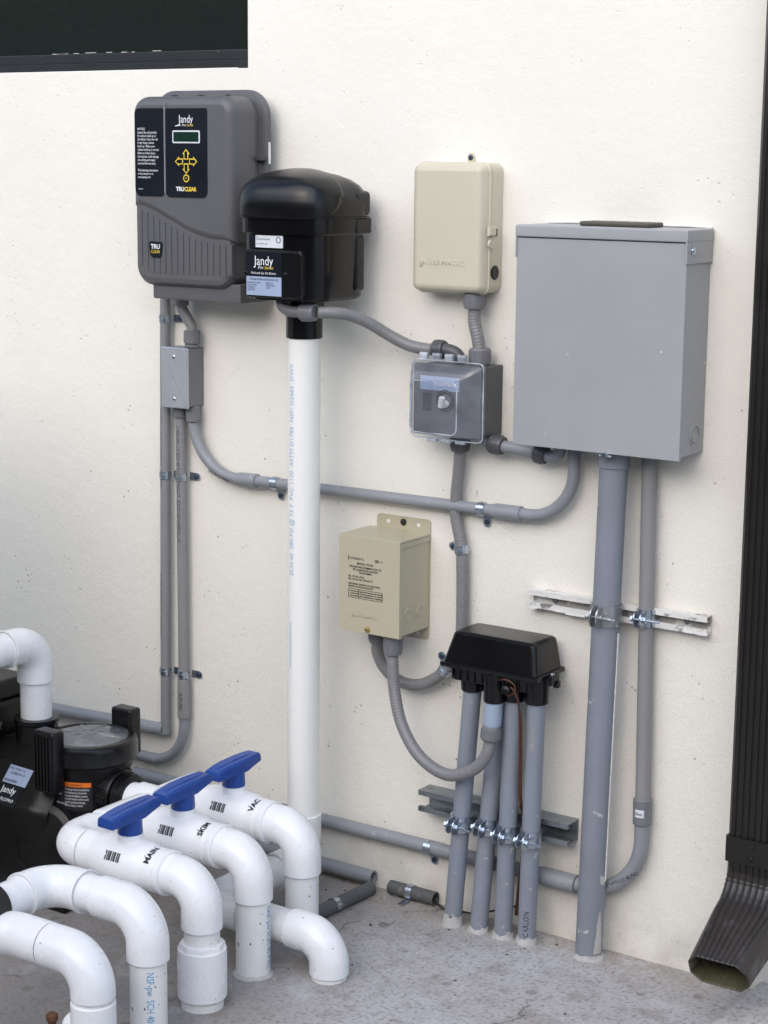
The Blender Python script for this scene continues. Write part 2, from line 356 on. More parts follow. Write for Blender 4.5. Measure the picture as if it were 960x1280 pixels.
TC = {}
def text_geo(body, size, align='LEFT', spacing=1.0, shear=0., bold=0.):
    key = (body, size, align, spacing, shear, bold)
    if key not in TC:
        c = bpy.data.curves.new('t', 'FONT'); c.body = body; c.size = size; c.align_x = align; c.space_character = spacing; c.shear = shear
        c.resolution_u = 2; c.offset = bold; c.fill_mode = 'FRONT'; c.space_line = 1.0
        o = bpy.data.objects.new('t', c); COL.objects.link(o); bpy.context.view_layer.update()
        me = bpy.data.meshes.new_from_object(o.evaluated_get(bpy.context.evaluated_depsgraph_get()))
        TC[key] = ([p.co.copy() for p in me.vertices], [tuple(f.vertices) for f in me.polygons])
        bpy.data.objects.remove(o); bpy.data.curves.remove(c); bpy.data.meshes.remove(me)
    return TC[key]
def text(body, size, o, ux, uy, mat, parent, align='LEFT', name='printed_text', sx=1., lift=.0005, **k):
    vs_, fs = text_geo(body, size, align, **k); ux = Vector(ux).normalized(); uy = Vector(uy).normalized(); nn = ux.cross(uy)
    m = MB().add([Vector(o)+ux*p.x*sx+uy*p.y+nn*lift for p in vs_], fs); return build(name, m, mat, parent)
def cyl_text(body, size, o, axis, radial, r, mat, parent, align='LEFT', name='printed_text', sx=1., lift=.0004, **k):
    """text runs along `axis` on a cylinder; its middle line sits at direction `radial`"""
    vs_, fs = text_geo(body, size, align, **k); a = Vector(axis).normalized(); e = Vector(radial); e = (e-a*e.dot(a)).normalized(); g = e.cross(a)
    m = MB()
    def mp(p):
        th = (p.y-size*.35)/r; return Vector(o)+a*p.x*sx+(e*math.cos(th)+g*math.sin(th))*(r+lift)
    return build(name, m.add([mp(p) for p in vs_], fs), mat, parent)
FX, FZ = (1, 0, 0), (0, 0, 1)
def quadplate(x0, x1, z0, z1, d0, d1, r=.002): return MB().slab(rrect(x0, x1, z0, z1, r, 4), front, [(0, d0), (0, d1)])

def screw(o, axis, r, mat, parent, name='screw', h=.003):
    d, u, v = frame_of(axis)
    m = MB().lathe([(r, 0), (r, h*.5), (r*.8, h*.85), (r*.4, h), (0, h)], o, axis, 16)
    s = build(name, m, mat, parent)
    return s
def hexhead(mb, o, axis, r, h):
    d, u, v = frame_of(axis); o = Vector(o)
    return mb.loft([[o+d*t+(u*math.cos(k*PI/3)+v*math.sin(k*PI/3))*r for k in range(6)] for t in (0, h)])

# ================================================================== the setting
# ground: one concrete sheet with a slightly uneven, finely divided patch near the camera
g = MB(); N = 60
g.add([(-400, -400, 0), (400, -400, 0), (400, 400, 0), (-400, 400, 0)], [(0, 1, 2, 3)])
build('ground', g, 'concrete', kind='structure')
sl = MB().box(.795, 2.6, -2.2, -.0005, -.05, .022, .006)
build('pavement', sl, 'concrete_light', kind='structure')

house = thing('house', (0, 0, 0), 'cream stucco house wall behind all the pool equipment with a dark window', 'house')
wx0, wx1, wz0, wz1 = -1.75, -.323, 1.563, 2.45
wm = MB()
xs = [-5, wx0, wx1, 4]; zs = [-.05, wz0, wz1, 3.2]
for i in range(3):
    for j in range(3):
        if i == 1 and j == 1: continue
        wm.add([(xs[i], 0, zs[j]), (xs[i+1], 0, zs[j]), (xs[i+1], 0, zs[j+1]), (xs[i], 0, zs[j+1])], [(0, 1, 2, 3)])
# reveal, edges and back so that the wall has thickness
for a, b in (((wx0, wz0), (wx1, wz0)), ((wx1, wz0), (wx1, wz1)), ((wx1, wz1), (wx0, wz1)), ((wx0, wz1), (wx0, wz0)), ((-5, 3.2), (4, 3.2)), ((4, 3.2), (4, -.05)), ((-5, -.05), (-5, 3.2))):
    wm.add([(a[0], 0, a[1]), (b[0], 0, b[1]), (b[0], .2, b[1]), (a[0], .2, a[1])], [(0, 1, 2, 3)])
for i in range(3):
    for j in range(3):
        if i == 1 and j == 1: continue
        wm.add([(xs[i], .2, zs[j]), (xs[i+1], .2, zs[j]), (xs[i+1], .2, zs[j+1]), (xs[i], .2, zs[j+1])], [(0, 1, 2, 3)])
build('wall', wm, 'stucco', house)
win = build('window', MB().box(wx0-.01, wx1+.01, .55, .56, wz0-.01, wz1+.01), 'interior', house)
fr = MB()
fr.box(wx0+.001, wx1-.001, .004, .06, wz0+.001, wz0+.016, .001)
fr.box(wx0+.001, wx1-.001, .012, .06, wz0+.016, wz0+.036, .002)
fr.box(wx1-.012, wx1-.001, .012, .06, wz0+.037, wz1-.012, .001)
fr.box(wx0+.001, wx0+.035, .012, .06, wz0+.037, wz1-.036, .001)
fr.box(wx0+.036, wx1-.013, .012, .06, wz1-.035, wz1-.001, .001)
build('frame', fr, 'frame_dark', win)
build('pane', MB().box(wx0+.03, wx1-.005, .030, .036, wz0+.03, wz1-.03), 'window_glass', win)
rv = MB().box(wx0-.02, wx1+.02, .56, .57, wz0-.02, wz1+.02)
cl = MB()
for k in range(9):
    x = wx0+.9+random.random()*.5
    L = .01+random.random()*.03
    cl.obox((min(x, wx1-.03), .0115, wz0+.0365+random.random()*.001), (1, 0, 0), (0, 1, 0), L, .0015, .0009)
cl.obox((-.75, .0035, wz0-.0005), (1, 0, 0), (0, 1, 0), .8, .006, .004, .001)
build('caulk', cl, 'paint_white', win)
# dim room behind the glass
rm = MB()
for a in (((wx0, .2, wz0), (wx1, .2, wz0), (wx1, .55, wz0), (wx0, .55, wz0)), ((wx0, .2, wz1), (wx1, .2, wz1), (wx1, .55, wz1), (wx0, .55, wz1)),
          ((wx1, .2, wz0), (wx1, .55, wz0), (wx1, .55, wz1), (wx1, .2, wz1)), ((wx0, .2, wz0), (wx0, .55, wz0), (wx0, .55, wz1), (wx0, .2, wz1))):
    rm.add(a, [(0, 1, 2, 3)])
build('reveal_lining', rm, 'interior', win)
# ================================================================== control box (chlorinator controller)
cb = thing('control_box', (-.387, 0, 1.127), 'tall dark grey control box with navy display panel and yellow arrow keys', 'control box')
plate = build('back_plate', MB().slab(rrect(-.527, -.246, 1.150, 1.521, .05, 8), front, [(.004, .027), (0, .029), (0, .036), (.004, .041), (.012, .042), (.0125, .046), (.02, .047)]), 'box_grey', cb)
build('wall_bracket', MB().box(-.50, -.285, -.0268, -.0005, 1.17, 1.49, .002), 'box_grey_dark', cb)
hs = MB().slab(rrect(-.512, -.262, 1.150, 1.506, .042, 8), front, [(0, .046), (.001, .100), (.004, .112), (.010, .1185), (.018, .1205)])
build('housing', hs, 'box_grey', cb)
for x in (-.46, -.395, -.33): build('clip', MB().box(x-.003, x+.003, -.060, -.047, 1.499, 1.5125, .001), 'box_grey_dark', plate)
for z in (1.395, 1.25): build('clip', MB().box(-.2635, -.2455, -.062, -.040, z-.004, z+.004, .001), 'box_grey_dark', plate)
sl_ = MB()
sl_.box(-.2462, -.2452, -.036, -.030, 1.385, 1.425)
build('wall_through_notch', sl_, 'toggle_white', plate)  # white bar stands in for the bright wall seen through the notch
# upper cover with the wavy lower edge
curve = [(-.509, 1.301), (-.490, 1.300), (-.467, 1.294), (-.446, 1.286), (-.426, 1.277), (-.406, 1.269), (-.387, 1.260), (-.365, 1.252), (-.343, 1.246), (-.324, 1.242), (-.305, 1.240), (-.285, 1.2395), (-.259, 1.2395)]
top = []
for (cx, cz, a) in ((-.259-.032, 1.508-.032, 0), (-.509+.032, 1.508-.032, PI/2)):
    for k in range(9): t = a+k*PI/16; top.append((cx+.032*math.cos(t), cz+.032*math.sin(t)))
ol = curve+top
cov = build('front_cover', MB().slab(ol, front, [(0, .060), (0, .106), (.0012, .112), (.004, .1185), (.009, .1235), (.016, .1255)]), 'box_grey', cb)
# ribs of the lower cover: each a raised strip between grooves
def zc(x):
    for a, b in zip(curve, curve[1:]):
        if a[0] <= x <= b[0]: return a[1]+(b[1]-a[1])*(x-a[0])/(b[0]-a[0])
    return 1.2395
xx = -.4985; k = 0
while xx < -.275:
    wd = .0126
    zt = min(zc(xx), zc(xx+wd))-.003
    zb = 1.168+ (.012 if k == 0 else (.006 if k == 1 or xx > -.29 else 0))
    m = MB(); rings = []
    for z, d in ((zb, .112), (zb+.004, .119), (zb+.012, .1222), (zt-.001, .1222), (zt, .118)):
        rings.append([Vector((xx, -d+.006, z)), Vector((xx+.0012, -d, z)), Vector((xx+wd-.0012, -d, z)), Vector((xx+wd, -d+.006, z))])
    m.loft(rings); build('rib', m, 'box_grey', cb); xx += .0148; k += 1
build('wiring_tray', MB().box(-.474, -.256, -.108, -.02, 1.127, 1.163, .004), 'box_grey', cb)
lp = build('label_panel', MB().slab(rrect(-.498, -.4265, 1.322, 1.486, (.014, .006, .002, .010), 5), front, [(0, .1240), (0, .1266)]), 'label_navy', cov)
rp = build('display_panel', MB().slab(rrect(-.4200, -.3195, 1.3215, 1.4855, (.010, .012, .004, .004), 5), front, [(0, .1240), (0, .1272)]), 'label_navy', cov)
M('rim_grey', (.22, .225, .24), .4)
build('panel_rim', MB().slab(rrect(-.4235, -.4205, 1.328, 1.497, .0012, 2), front, [(0, .124), (0, .1275), (.0006, .1285)]), 'rim_grey', cov)
D = -.1272
text('NOTICE:\nInspect the cell monthly\nfor calcium build-up on\nthe blades. Clean the cell\nif very heavy calcium\nbuild-up. While some\ncalcium build-up is normal,\nfailure to follow these\ninstructions could damage\nthe cell beyond repair\nand void the warranty.\n\nFind cleaning instructions\nin the manual or at\nwww.jandy.com', .0064, (-.4905, -.1266, 1.4455), FX, FZ, 'ink_white', lp, sx=.78)
text('H0541900', .0030, (-.4900, -.1266, 1.3345), FX, FZ, 'ink_white', lp, sx=.9)
text('Jandy', .0205, (-.3695, D, 1.4590), FX, FZ, 'ink_white', rp, 'CENTER', sx=.80)
text('Pro', .0068, (-.3695, D, 1.4525), FX, FZ, 'ink_white', rp, 'RIGHT', shear=.3)
text('Series', .0068, (-.3680, D, 1.4525), FX, FZ, 'ink_yellow', rp, 'LEFT', shear=.3)
build('logo_stroke', MB().slab([(-.396, 1.4525), (-.383, 1.4535), (-.383, 1.4565), (-.396, 1.4535)], front, [(0, .1272), (0, .1277)]), 'ink_white', rp)
build('screen_rim', MB().slab(rrect(-.4025, -.3355, 1.4215, 1.4450, .003, 4), front, [(0, .127), (0, .1278)]), 'label_white', rp)
build('screen', MB().slab(rrect(-.3995, -.3385, 1.4243, 1.4422, .0015, 4), front, [(0, .1272), (0, .1284)]), 'lcd_green', rp)
def arrow(cx, cz, ang, s):
    pts = [(0, 1), (.85, .10), (.52, .10), (.52, -.85), (-.52, -.85), (-.52, .10), (-.85, .10)]
    c, q = math.cos(ang), math.sin(ang)
    return [(cx+(x*c-y*q)*s, cz+(x*q+y*c)*s) for x, y in pts]
for ang, dx, dz in ((0, 0, .0125), (PI, 0, -.0125), (PI/2, -.0165, 0), (-PI/2, .0165, 0)):
    a = arrow(-.3695+dx, 1.3880+dz, ang, .0105)
    k_ = build('arrow_key', MB().slab(a, front, [(0, .1268), (0, .1278)]), 'ink_yellow', rp)
    build('key_centre', MB().slab(inset(a, .0020), front, [(0, .127), (0, .1283)]), 'label_navy', k_)
kb = build('power_key', MB().lathe([(.0072, .1268), (.0072, .1278), (0, .1278)], (-.3695, 0, 1.3570), (0, -1, 0), 24), 'ink_yellow', rp)
build('key_centre', MB().lathe([(.0050, .127), (.0050, .1283), (0, .1283)], (-.3695, 0, 1.3570), (0, -1, 0), 24), 'label_navy', kb)
text('M', .005, (-.3695, -.1283, 1.3552), FX, FZ, 'ink_yellow', kb, 'CENTER')
text('TRU', .0105, (-.3745, D, 1.3335), FX, FZ, 'ink_white', rp, 'RIGHT', bold=.0004)
text('CLEAR', .0105, (-.3740, D, 1.3335), FX, FZ, 'ink_yellow', rp, 'LEFT', bold=.0004, sx=.92)
bd = build('badge', MB().slab([(-.4685, 1.2330), (-.465, 1.2375), (-.437, 1.2375), (-.4335, 1.2330), (-.4365, 1.2115), (-.4415, 1.2065), (-.4605, 1.2065), (-.4655, 1.2115)], front, [(0, .118), (0, .1236), (.0008, .1240)]), 'label_navy', cb)
text('TRU', .0120, (-.451, -.124, 1.2235), FX, FZ, 'ink_white', bd, 'CENTER', bold=.0004)
text('CLEAR', .0085, (-.451, -.124, 1.2150), FX, FZ, 'ink_yellow', bd, 'CENTER', sx=.92)

# ================================================================== blower
bl = thing('air_blower', (-.105, -.11, 1.073), 'black plastic air blower with white labels standing on top of the tall white pipe', 'blower')
BX, BY = -.105, -.11
def sq(a, r, z, n=8, b=None):
    b = b or a
    return [Vector((BX+x, BY+y, z)) for x, y in rrect(-a, a, -b, b, r, n)]
bm_ = MB().loft([sq(.084, .048, 1.146), sq(.0885, .052, 1.151), sq(.0905, .053, 1.20), sq(.0915, .054, 1.2625)])
body = build('body', bm_, 'black_plastic', bl)
build('seam_lip', MB().loft([sq(.1000, .058, 1.2905), sq(.1018, .059, 1.2915), sq(.1018, .059, 1.2938), sq(.1000, .058, 1.2946)]), 'black_satin', bl)
build('band', MB().loft([sq(.0950, .056, 1.2628), sq(.0970, .057, 1.2650), sq(.0980, .058, 1.2900), sq(.0970, .057, 1.2925)]), 'black_plastic', bl)
lid_prof = [(.0975, .058, 1.2927), (.0985, .058, 1.310), (.0975, .058, 1.325), (.0940, .057, 1.338), (.0860, .054, 1.3495), (.0730, .049, 1.3595), (.0550, .040, 1.3670), (.0340, .027, 1.3725), (.016, .013, 1.3752), (.003, .002, 1.3758)]
build('lid', MB().loft([sq(*p) for p in lid_prof], True, True), 'black_satin', bl)
vpts = spline([(a+.0045, 0, z+(.0004 if z < 1.33 else .0032)) for a, r, z in lid_prof], .0022)
NV = 128
def sup(a, z): return [Vector((BX+a*math.copysign(abs(math.cos(t))**.58, math.cos(t)), BY+a*math.copysign(abs(math.sin(t))**.58, math.sin(t)), z)) for t in [2*PI*k/NV for k in range(NV)]]
rings = [sup(p.x, p.z) for p in vpts]; m = MB()
for i in range(len(rings)-1):
    for j in range(NV):
        q = [rings[i][j], rings[i][(j+1) % NV], rings[i+1][(j+1) % NV], rings[i+1][j]]; c = sum(q, Vector())/4
        h = c.z-1.2927
        if c.y-BY < -.074+.066*math.sqrt(min(1, h/.060)): m.add(q, [(0, 1, 2, 3)])
vz = build('visor', m, 'black_satin', bl)
me = vz.data; bmx = bmesh.new(); bmx.from_mesh(me); bmesh.ops.remove_doubles(bmx, verts=bmx.verts, dist=1e-5); bmesh.ops.recalc_face_normals(bmx, faces=bmx.faces[:]); bmx.to_mesh(me); bmx.free()
sm = vz.modifiers.new('thickness', 'SOLIDIFY'); sm.thickness = .0045; sm.offset = -1
for s in (-1, 1):
    build('side_rib', MB().box(BX+s*.0865-.011, BX+s*.0865+.011, -.090, -.036, 1.2945, 1.340, .0100, 3), 'black_satin', bl)
    build('side_rib', MB().box(BX+s*.0900-.009, BX+s*.0900+.009, -.088, -.038, 1.2635, 1.2920, .004, 3), 'black_plastic', bl)
    build('side_rib', MB().box(BX+s*.0850-.0085, BX+s*.0850+.0085, -.082, -.050, 1.160, 1.261, .007, 3), 'black_plastic', bl)
cp = build('cover_plate', MB().slab(rrect(-.167, -.040, 1.151, 1.236, .009, 5), front, [(0, .190), (0, .2035), (.0015, .2052), (.004, .2056)]), 'black_satin', bl)
lb = build('name_label', MB().slab(rrect(-.163, -.083, 1.1885, 1.2315, .001, 2), front, [(0, .205), (0, .2061)]), 'label_navy', cp)
text('Jandy', .0235, (-.123, -.2061, 1.2085), FX, FZ, 'ink_white', lb, 'CENTER', sx=.85)
text('Pro', .0085, (-.124, -.2061, 1.2015), FX, FZ, 'ink_white', lb, 'RIGHT', shear=.3)
text('Series', .0085, (-.122, -.2061, 1.2015), FX, FZ, 'ink_yellow', lb, 'LEFT', shear=.3)
text('Pool and Spa Air Blower', .0060, (-.123, -.2061, 1.1925), FX, FZ, 'ink_white', lb, 'CENTER', sx=.95)
wb = build('data_label', MB().slab(rrect(-.1625, -.0835, 1.1545, 1.1880, .001, 2), front, [(0, .205), (0, .2061)]), 'label_blue', cp)
text('THIS BLOWER OUTDOOR USE', .0050, (-.123, -.2061, 1.1815), FX, FZ, 'ink_black', wb, 'CENTER', sx=.95)
text('MODEL VOLTS AMPS\nHP  HZ  PHASE\nTHERMALLY\nPROTECTED', .0042, (-.160, -.2061, 1.1755), FX, FZ, 'ink_black', wb, sx=.75)
text('SERIAL NO.\nMOTOR RPM\nDUTY', .0042, (-.118, -.2061, 1.1755), FX, FZ, 'ink_black', wb, sx=.8)
for x in (-.1645, -.0745): screw((x, -.2050, 1.1935), (0, -1, 0), .0045, 'black_plastic', cp)
tl = build('rating_label', MB().slab(rrect(-.144, -.083, 1.2395, 1.2610, .001, 2), front, [(0, .199), (0, .2030)]), 'label_white', bl)
tn = build('side_label', MB().slab(rrect(-.157, -.1445, 1.2395, 1.2610, .001, 2), front, [(0, .199), (0, .2030)]), 'label_navy', bl)
text('UL\nLISTED AIR BLOWER\n\n115V  60HZ  16E1', .0040, (-.1425, -.2030, 1.2568), FX, FZ, 'ink_black', tl, sx=.85)
build('listing_mark', MB().ring((-.0925, -.2030, 1.2535), (0, -1, 0), .0042, .0055, 0, .0004, 24), 'ink_black', tl)
build('neck', MB().lathe([(.0325, 1.0735), (.0335, 1.0745), (.0335, 1.112), (.036, 1.116), (.036, 1.150)], (BX, BY, 0), FZ), 'black_plastic', bl)

# ================================================================== tall blower pipe down to the slab
RP, RF = .0302, .0346
def pipe(parent, pts, mat='pvc', r=RP, name='pipe', n=28, rad=.03): return build(name, MB().tube(fillet(pts, rad) if len(pts) > 2 else pts, r, n), mat, parent)
def elbow(parent, c, da, db, mat='pvc', L=.082, Lb=None, r=RF, bend=.048, n=28):
    c = Vector(c); da = Vector(da).normalized(); db = Vector(db).normalized(); Lb = Lb or L
    path = fillet([c+da*L, c+da*(L*.75+bend*.25), c, c+db*(Lb*.75+bend*.25), c+db*Lb], [.001, bend, .001], 12)
    pts = fillet([c+da*L, c, c+db*Lb], bend, 14)
    e0 = [pts[0]-da*.0012*k for k in (0, 1)]; e1 = [pts[-1]-db*.0012*k for k in (1, 0)]
    P = [e0[0], e0[1]]+pts[1:-1]+[e1[0], e1[1]]
    R = [r*.975, r]+[r]*(len(pts)-2)+[r, r*.975]
    return build('elbow', MB().tube(P, R, n), mat, parent)
def sleeve(parent, a, b, r=RF, mat='pvc', name='coupling', ch=.002, n=28):
    a = Vector(a); b = Vector(b); L = (b-a).length
    return build(name, MB().lathe([(r-ch, 0), (r, ch), (r, L-ch), (r-ch, L)], a, b-a, n), mat, parent)
tp = thing('pvc_pipe', (-.105, -.11, 0), 'tall white plastic pipe with blue print rising along the wall to the black blower', 'pipe', )
pipe(tp, [(-.105, -.11, .12), (-.105, -.11, 1.074)], 'pvc_warm')
elbow(tp, (-.105, -.11, .072), (0, 0, 1), (0, -1, 0), 'pvc_dirty', L=.090)
pipe(tp, [(-.105, -.16, .072), (-.105, -.34, .072)], 'pvc_dirty')
elbow(tp, (-.105, -.39, .072), (0, 1, 0), (1, 0, 0), 'pvc')
pipe(tp, [(-.05, -.39, .072), (.13, -.39, .072)], 'pvc_dirty')
elbow(tp, (.164, -.39, .072), (-1, 0, 0), (0, 0, -1), 'pvc', L=.080, Lb=.064)
build('cement_collar', MB().lathe([(.0305, .012), (.0315, .004), (.031, 0)], (.164, -.39, -.001), FZ), 'pvc_dirty', tp)
ta = Vector((-.93, -.36, 0))
cyl_text('SCH 40  280 PSI @ 73 F  PVC 1120  ASTM D1785  NSF/ D2665  DWV', .0150, (-.105, -.11, .632), (0, 0, 1), (-.22, -.97, 0), RP, 'ink_faint', tp, sx=.90)
cyl_text('IIIIIIIIIIIIIIIIIIIIIIIIIIIIIIIIIIIIIIIIIIII', .0080, (-.105, -.11, .455), (0, 0, 1), (-.30, -.95, 0), RP, 'ink_faint', tp)

# ================================================================== beige time switch box
tb = thing('timer_box', (.172, 0, 1.17), 'rounded beige plastic timer box with side latch and raised lettering on its door', 'timer box')
build('case', MB().slab(rrect(.0955, .2465, 1.166, 1.392, .016, 6), front, [(0, .0005), (0, .034), (.0008, .0355)]), 'beige', tb)
dr = build('door', MB().slab(rrect(.0920, .2460, 1.1635, 1.3930, .017, 6), front, [(.0006, .0362), (0, .037), (0, .0405), (.0022, .042), (.003, .048), (.006, .0575), (.0105, .0615), (.016, .0625)]), 'beige', tb)
lf = MB()
o_ = rrect(.1125, .2095, 1.2100, 1.2285, .0005, 1); i_ = inset(o_, .0008)
lf.loft([[front(x, z, .0628) for x, z in o_], [front(x, z, .0628) for x, z in i_]], False, False); lf.loft([[front(x, z, .0620) for x, z in o_], [front(x, z, .0628) for x, z in o_]], False, False)
build('raised_border', lf, 'beige', dr)
def etext(body, size, o, mat, parent, h=.0006, **k):
    vs_, fs = text_geo(body, size, **k); O = Vector(o)
    m = MB().add([O+Vector((p.x, -h, p.y)) for p in vs_], fs); 
    ob = build('raised_text', m, mat, parent); s = ob.modifiers.new('depth', 'SOLIDIFY'); s.thickness = h; s.offset = -1; return ob
etext('I', .024, (.1150, -.0626, 1.2105), 'beige', dr, bold=.0006)
etext('NTERMATIC', .0135, (.1215, -.0626, 1.2140), 'beige', dr, spacing=1.22)
la = build('latch', MB().box(.2455, .2495, -.062+.012, -.020, 1.266, 1.284, .0012), 'beige', tb)
build('latch_tongue', MB().box(.2475, .2525, -.050, -.030, 1.268, 1.281, .001), 'beige', la)
build('latch_slot', MB().box(.2496, .2512, -.028, -.024, 1.267, 1.279), 'box_grey_dark', la)
build('latch_slot', MB().box(.2496, .2512, -.049, -.041, 1.2655, 1.2668), 'box_grey_dark', la)
build('hasp_loop', MB().ring((.247, -.0425, 1.2535), (1, 0, 0), .0022, .0075, 0, .004, 24), 'beige', la)
build('hole_plug', MB().lathe([(.0125, 0), (.0125, .002), (.010, .0035), (.004, .003), (0, .003)], (.246, -.024, 1.203), (1, 0, 0), 28), 'rubber', tb)
tab = build('mounting_tab', MB().slab([(.174, 1.380), (.188, 1.380), (.188, 1.402), (.185, 1.4075), (.181, 1.409), (.177, 1.4075), (.174, 1.402)], front, [(0, .0008), (0, .004)]), 'beige', tb)
screw((.181, -.004, 1.4005), (0, -1, 0), .0048, 'screw_blue', tab)
for z in (1.335, 1.222): build('hinge', MB().box(.0895, .0940, -.042, -.030, z-.008, z+.008, .001), 'beige', tb)

# ================================================================== switch box with a clear weather cover
sb = thing('switch_box', (.18, 0, .91), 'grey outlet box with clear hinged weather cover over a white toggle switch', 'switch box')
build('box', MB().box(.128, .2545, -.0605, -.0005, .918, 1.040, .002), 'fitting_dark', sb)
fp = build('face_plate', MB().slab(rrect(.1075, .2500, .912, 1.040, .006, 4), front, [(0, .0607), (0, .0650), (.001, .0660)]), 'inner_grey', sb)
build('toggle_ring', MB().ring((.176, -.0660, .976), (0, -1, 0), .0125, .0150, 0, .0008, 28).ring((.176, -.0660, .976), (0, -1, 0), .0175, .0190, 0, .0008, 28), 'ink_black', fp)
tg = MB().tube([(.176, -.0645, .970), (.174, -.0765, .969), (.178, -.0805, .983)], [.0075, .0068, .0055], 14)
build('toggle', tg, 'toggle_white', sb)
build('dark_inset', MB().slab(rrect(.128, .146, .955, .988, .001, 2), front, [(0, .0655), (0, .0667)]), 'fitting_dark', fp)
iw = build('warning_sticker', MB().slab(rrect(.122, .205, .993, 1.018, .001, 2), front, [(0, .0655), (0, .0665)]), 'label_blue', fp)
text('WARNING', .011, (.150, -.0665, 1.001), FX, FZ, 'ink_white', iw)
def shell(levels, r=.010): return MB().slab(rrect(.1015, .2545, .9080, 1.0450, r, 6), front, levels, False, True)
cov_ = build('clear_cover', shell([(0, .0500), (0, .0590), (.004, .0605), (.006, .0615)], .010).add([], []), 'clear_plastic', sb)
cov_.data.clear_geometry()
def lerp_out(k):   # asymmetric bulge: front face shifted left, long slope on the right
    x0 = .1090+.008*k; x1 = .2515-.036*k; z0 = .9110+.008*k; z1 = 1.0420-.030*k
    return rrect(x0, x1, z0, z1, .008+.004*k, 6)
lv = [(None, .0505), (None, .0590)]
rings = [[front(x, z, d) for x, z in rrect(.1050, .2560, .9065, 1.0465, .010, 6)] for d in (.0608, .0690)]
rings += [[front(x, z, .0690) for x, z in rrect(.1090, .2515, .9110, 1.0420, .008, 6)]]
for k, d in ((0.12, .0745), (.35, .0825), (.65, .0880), (.88, .0908), (1.0, .0913)):
    rings.append([front(x, z, d) for x, z in lerp_out(k)])
m = MB().loft(rings, False, True)
me = cov_.data; me.from_pydata([p-ORG[sb] for p in m.v], [], m.f)
me.polygons.foreach_set('use_smooth', [True]*len(me.polygons)); me.set_sharp_from_angle(angle=math.radians(40)); me.update()
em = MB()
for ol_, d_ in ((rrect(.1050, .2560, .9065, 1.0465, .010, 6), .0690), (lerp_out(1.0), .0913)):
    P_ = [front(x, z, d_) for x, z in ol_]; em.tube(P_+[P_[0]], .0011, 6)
build('edge_highlight', em, 'clear_edge', sb)  # pale tubes imitate highlights along the edges of the clear cover
for k in range(4): build('hinge_knuckle', MB().box(.121+.0265*k, .137+.0265*k, -.0690, -.0600, 1.0470, 1.0565, .002).tube([(.121+.0265*k, -.0645, 1.0555), (.137+.0265*k, -.0645, 1.0555)], .004, 12), 'clear_edge', sb)
for k in range(3): build('catch', MB().box(.140+.03*k, .160+.03*k, -.0720, -.0610, .9005, .9062, .002), 'clear_edge', sb)

# ================================================================== grey electrical panel
ep = thing('electrical_panel', (.49, 0, .918), 'large grey metal electrical panel with overhanging hood and flat closed front', 'electrical panel')
build('case', MB().box(.335, .6465, -.0862, -.0005, .922, 1.272, .0015), 'panel_grey', ep)
pc = build('front_panel', MB().box(.3325, .6485, -.0945, -.0865, .9165, 1.2690, .0018), 'panel_grey', ep)
hd = MB().box(.3305, .6515, -.0985, -.0008, 1.2705, 1.2905, .003)
hd.box(.6468, .6506, -.0978, -.0010, 1.236, 1.2715, .0012); hd.box(.3312, .3345, -.0978, -.0010, 1.236, 1.2715, .0012)
hood = build('hood', hd, 'panel_grey', ep)
screw((.6506, -.081, 1.2570), (1, 0, 0), .0062, 'zinc', hood, h=.005)
build('hub_plate', MB().box(.435, .565, -.066, -.012, 1.2906, 1.2985, .003), 'olive', ep)
ko = build('knockout', MB().ring((.6465, -.036, .953), (1, 0, 0), .0165, .0185, 0, .0016, 32).ring((.6465, -.036, .953), (1, 0, 0), .0105, .0118, 0, .0016, 32).lathe([(.0105, 0), (.0105, .0007), (0, .0007)], (.6465, -.036, .953), (1, 0, 0)), 'panel_grey', ep)
lt = MB().box(.503, .527, -.099, -.080, .9120, .9150, .001); lt.lathe([(.0055, 0), (.0055, .010), (0, .010)], (.515, -.094, .9145), (0, -1, 0), 14)
build('latch_tab', lt, 'zinc', ep)
build('wall_sealant', MB().tube(spline([(.34, -.002, 1.2925), (.42, -.002, 1.294), (.50, -.002, 1.2922), (.60, -.0025, 1.2935), (.648, -.002, 1.2915)], .01), .0022, 8), 'paint_white', ep)

# ================================================================== beige transformer
tr = thing('transformer_box', (.038, 0, .515), 'boxy tan metal transformer with printed data and two knockouts on its side', 'transformer')
fl = build('back_plate', MB().slab(rrect(-.014, .1065, .514, .7425, .008, 4), front, [(0, .0005), (0, .0022)]), 'beige_metal', tr)
build('case', MB().box(-.0285, .1045, -.0985, -.0025, .5385, .712, .001), 'beige_metal', tr)
tcov = build('cover', MB().box(-.0305, .1062, -.1015, -.0988, .5355, .7165, .001).box(-.0305, .1062, -.0985, -.0028, .7125, .7165, .0008).box(.1048, .1066, -.0985, -.0028, .703, .7122, .0004).box(.1048, .1062, -.0985, -.0905, .5355, .7028, .0004), 'beige_metal', tr)
for x in (.012, .080): build('mount_hole', MB().lathe([(.0038, 0), (.0038, .0003), (0, .0003)], (x, -.0022, .7300), (0, -1, 0), 16), 'paint_white', fl)
build('mount_hole', MB().lathe([(.0038, 0), (.0038, .0003), (0, .0003)], (.082, -.0022, .5240), (0, -1, 0), 16), 'paint_white', fl)
screw((.0465, -.0022, .7320), (0, -1, 0), .0062, 'rubber', fl, h=.005)
screw((.0365, -.1015, .5440), (0, -1, 0), .0052, 'brass', tcov, h=.005)
for y in (-.070, -.032): build('knockout', MB().ring((.1045, y, .5755), (1, 0, 0), .0098, .0122, 0, .0016, 28).lathe([(.0095, 0), (.0095, .0006), (0, .0006)], (.1045, y, .5755), (1, 0, 0)), 'beige_metal', tr)
T = -.1015
text('I', .0105, (-.009, T, .6705), FX, FZ, 'ink_black', tcov, bold=.0004)
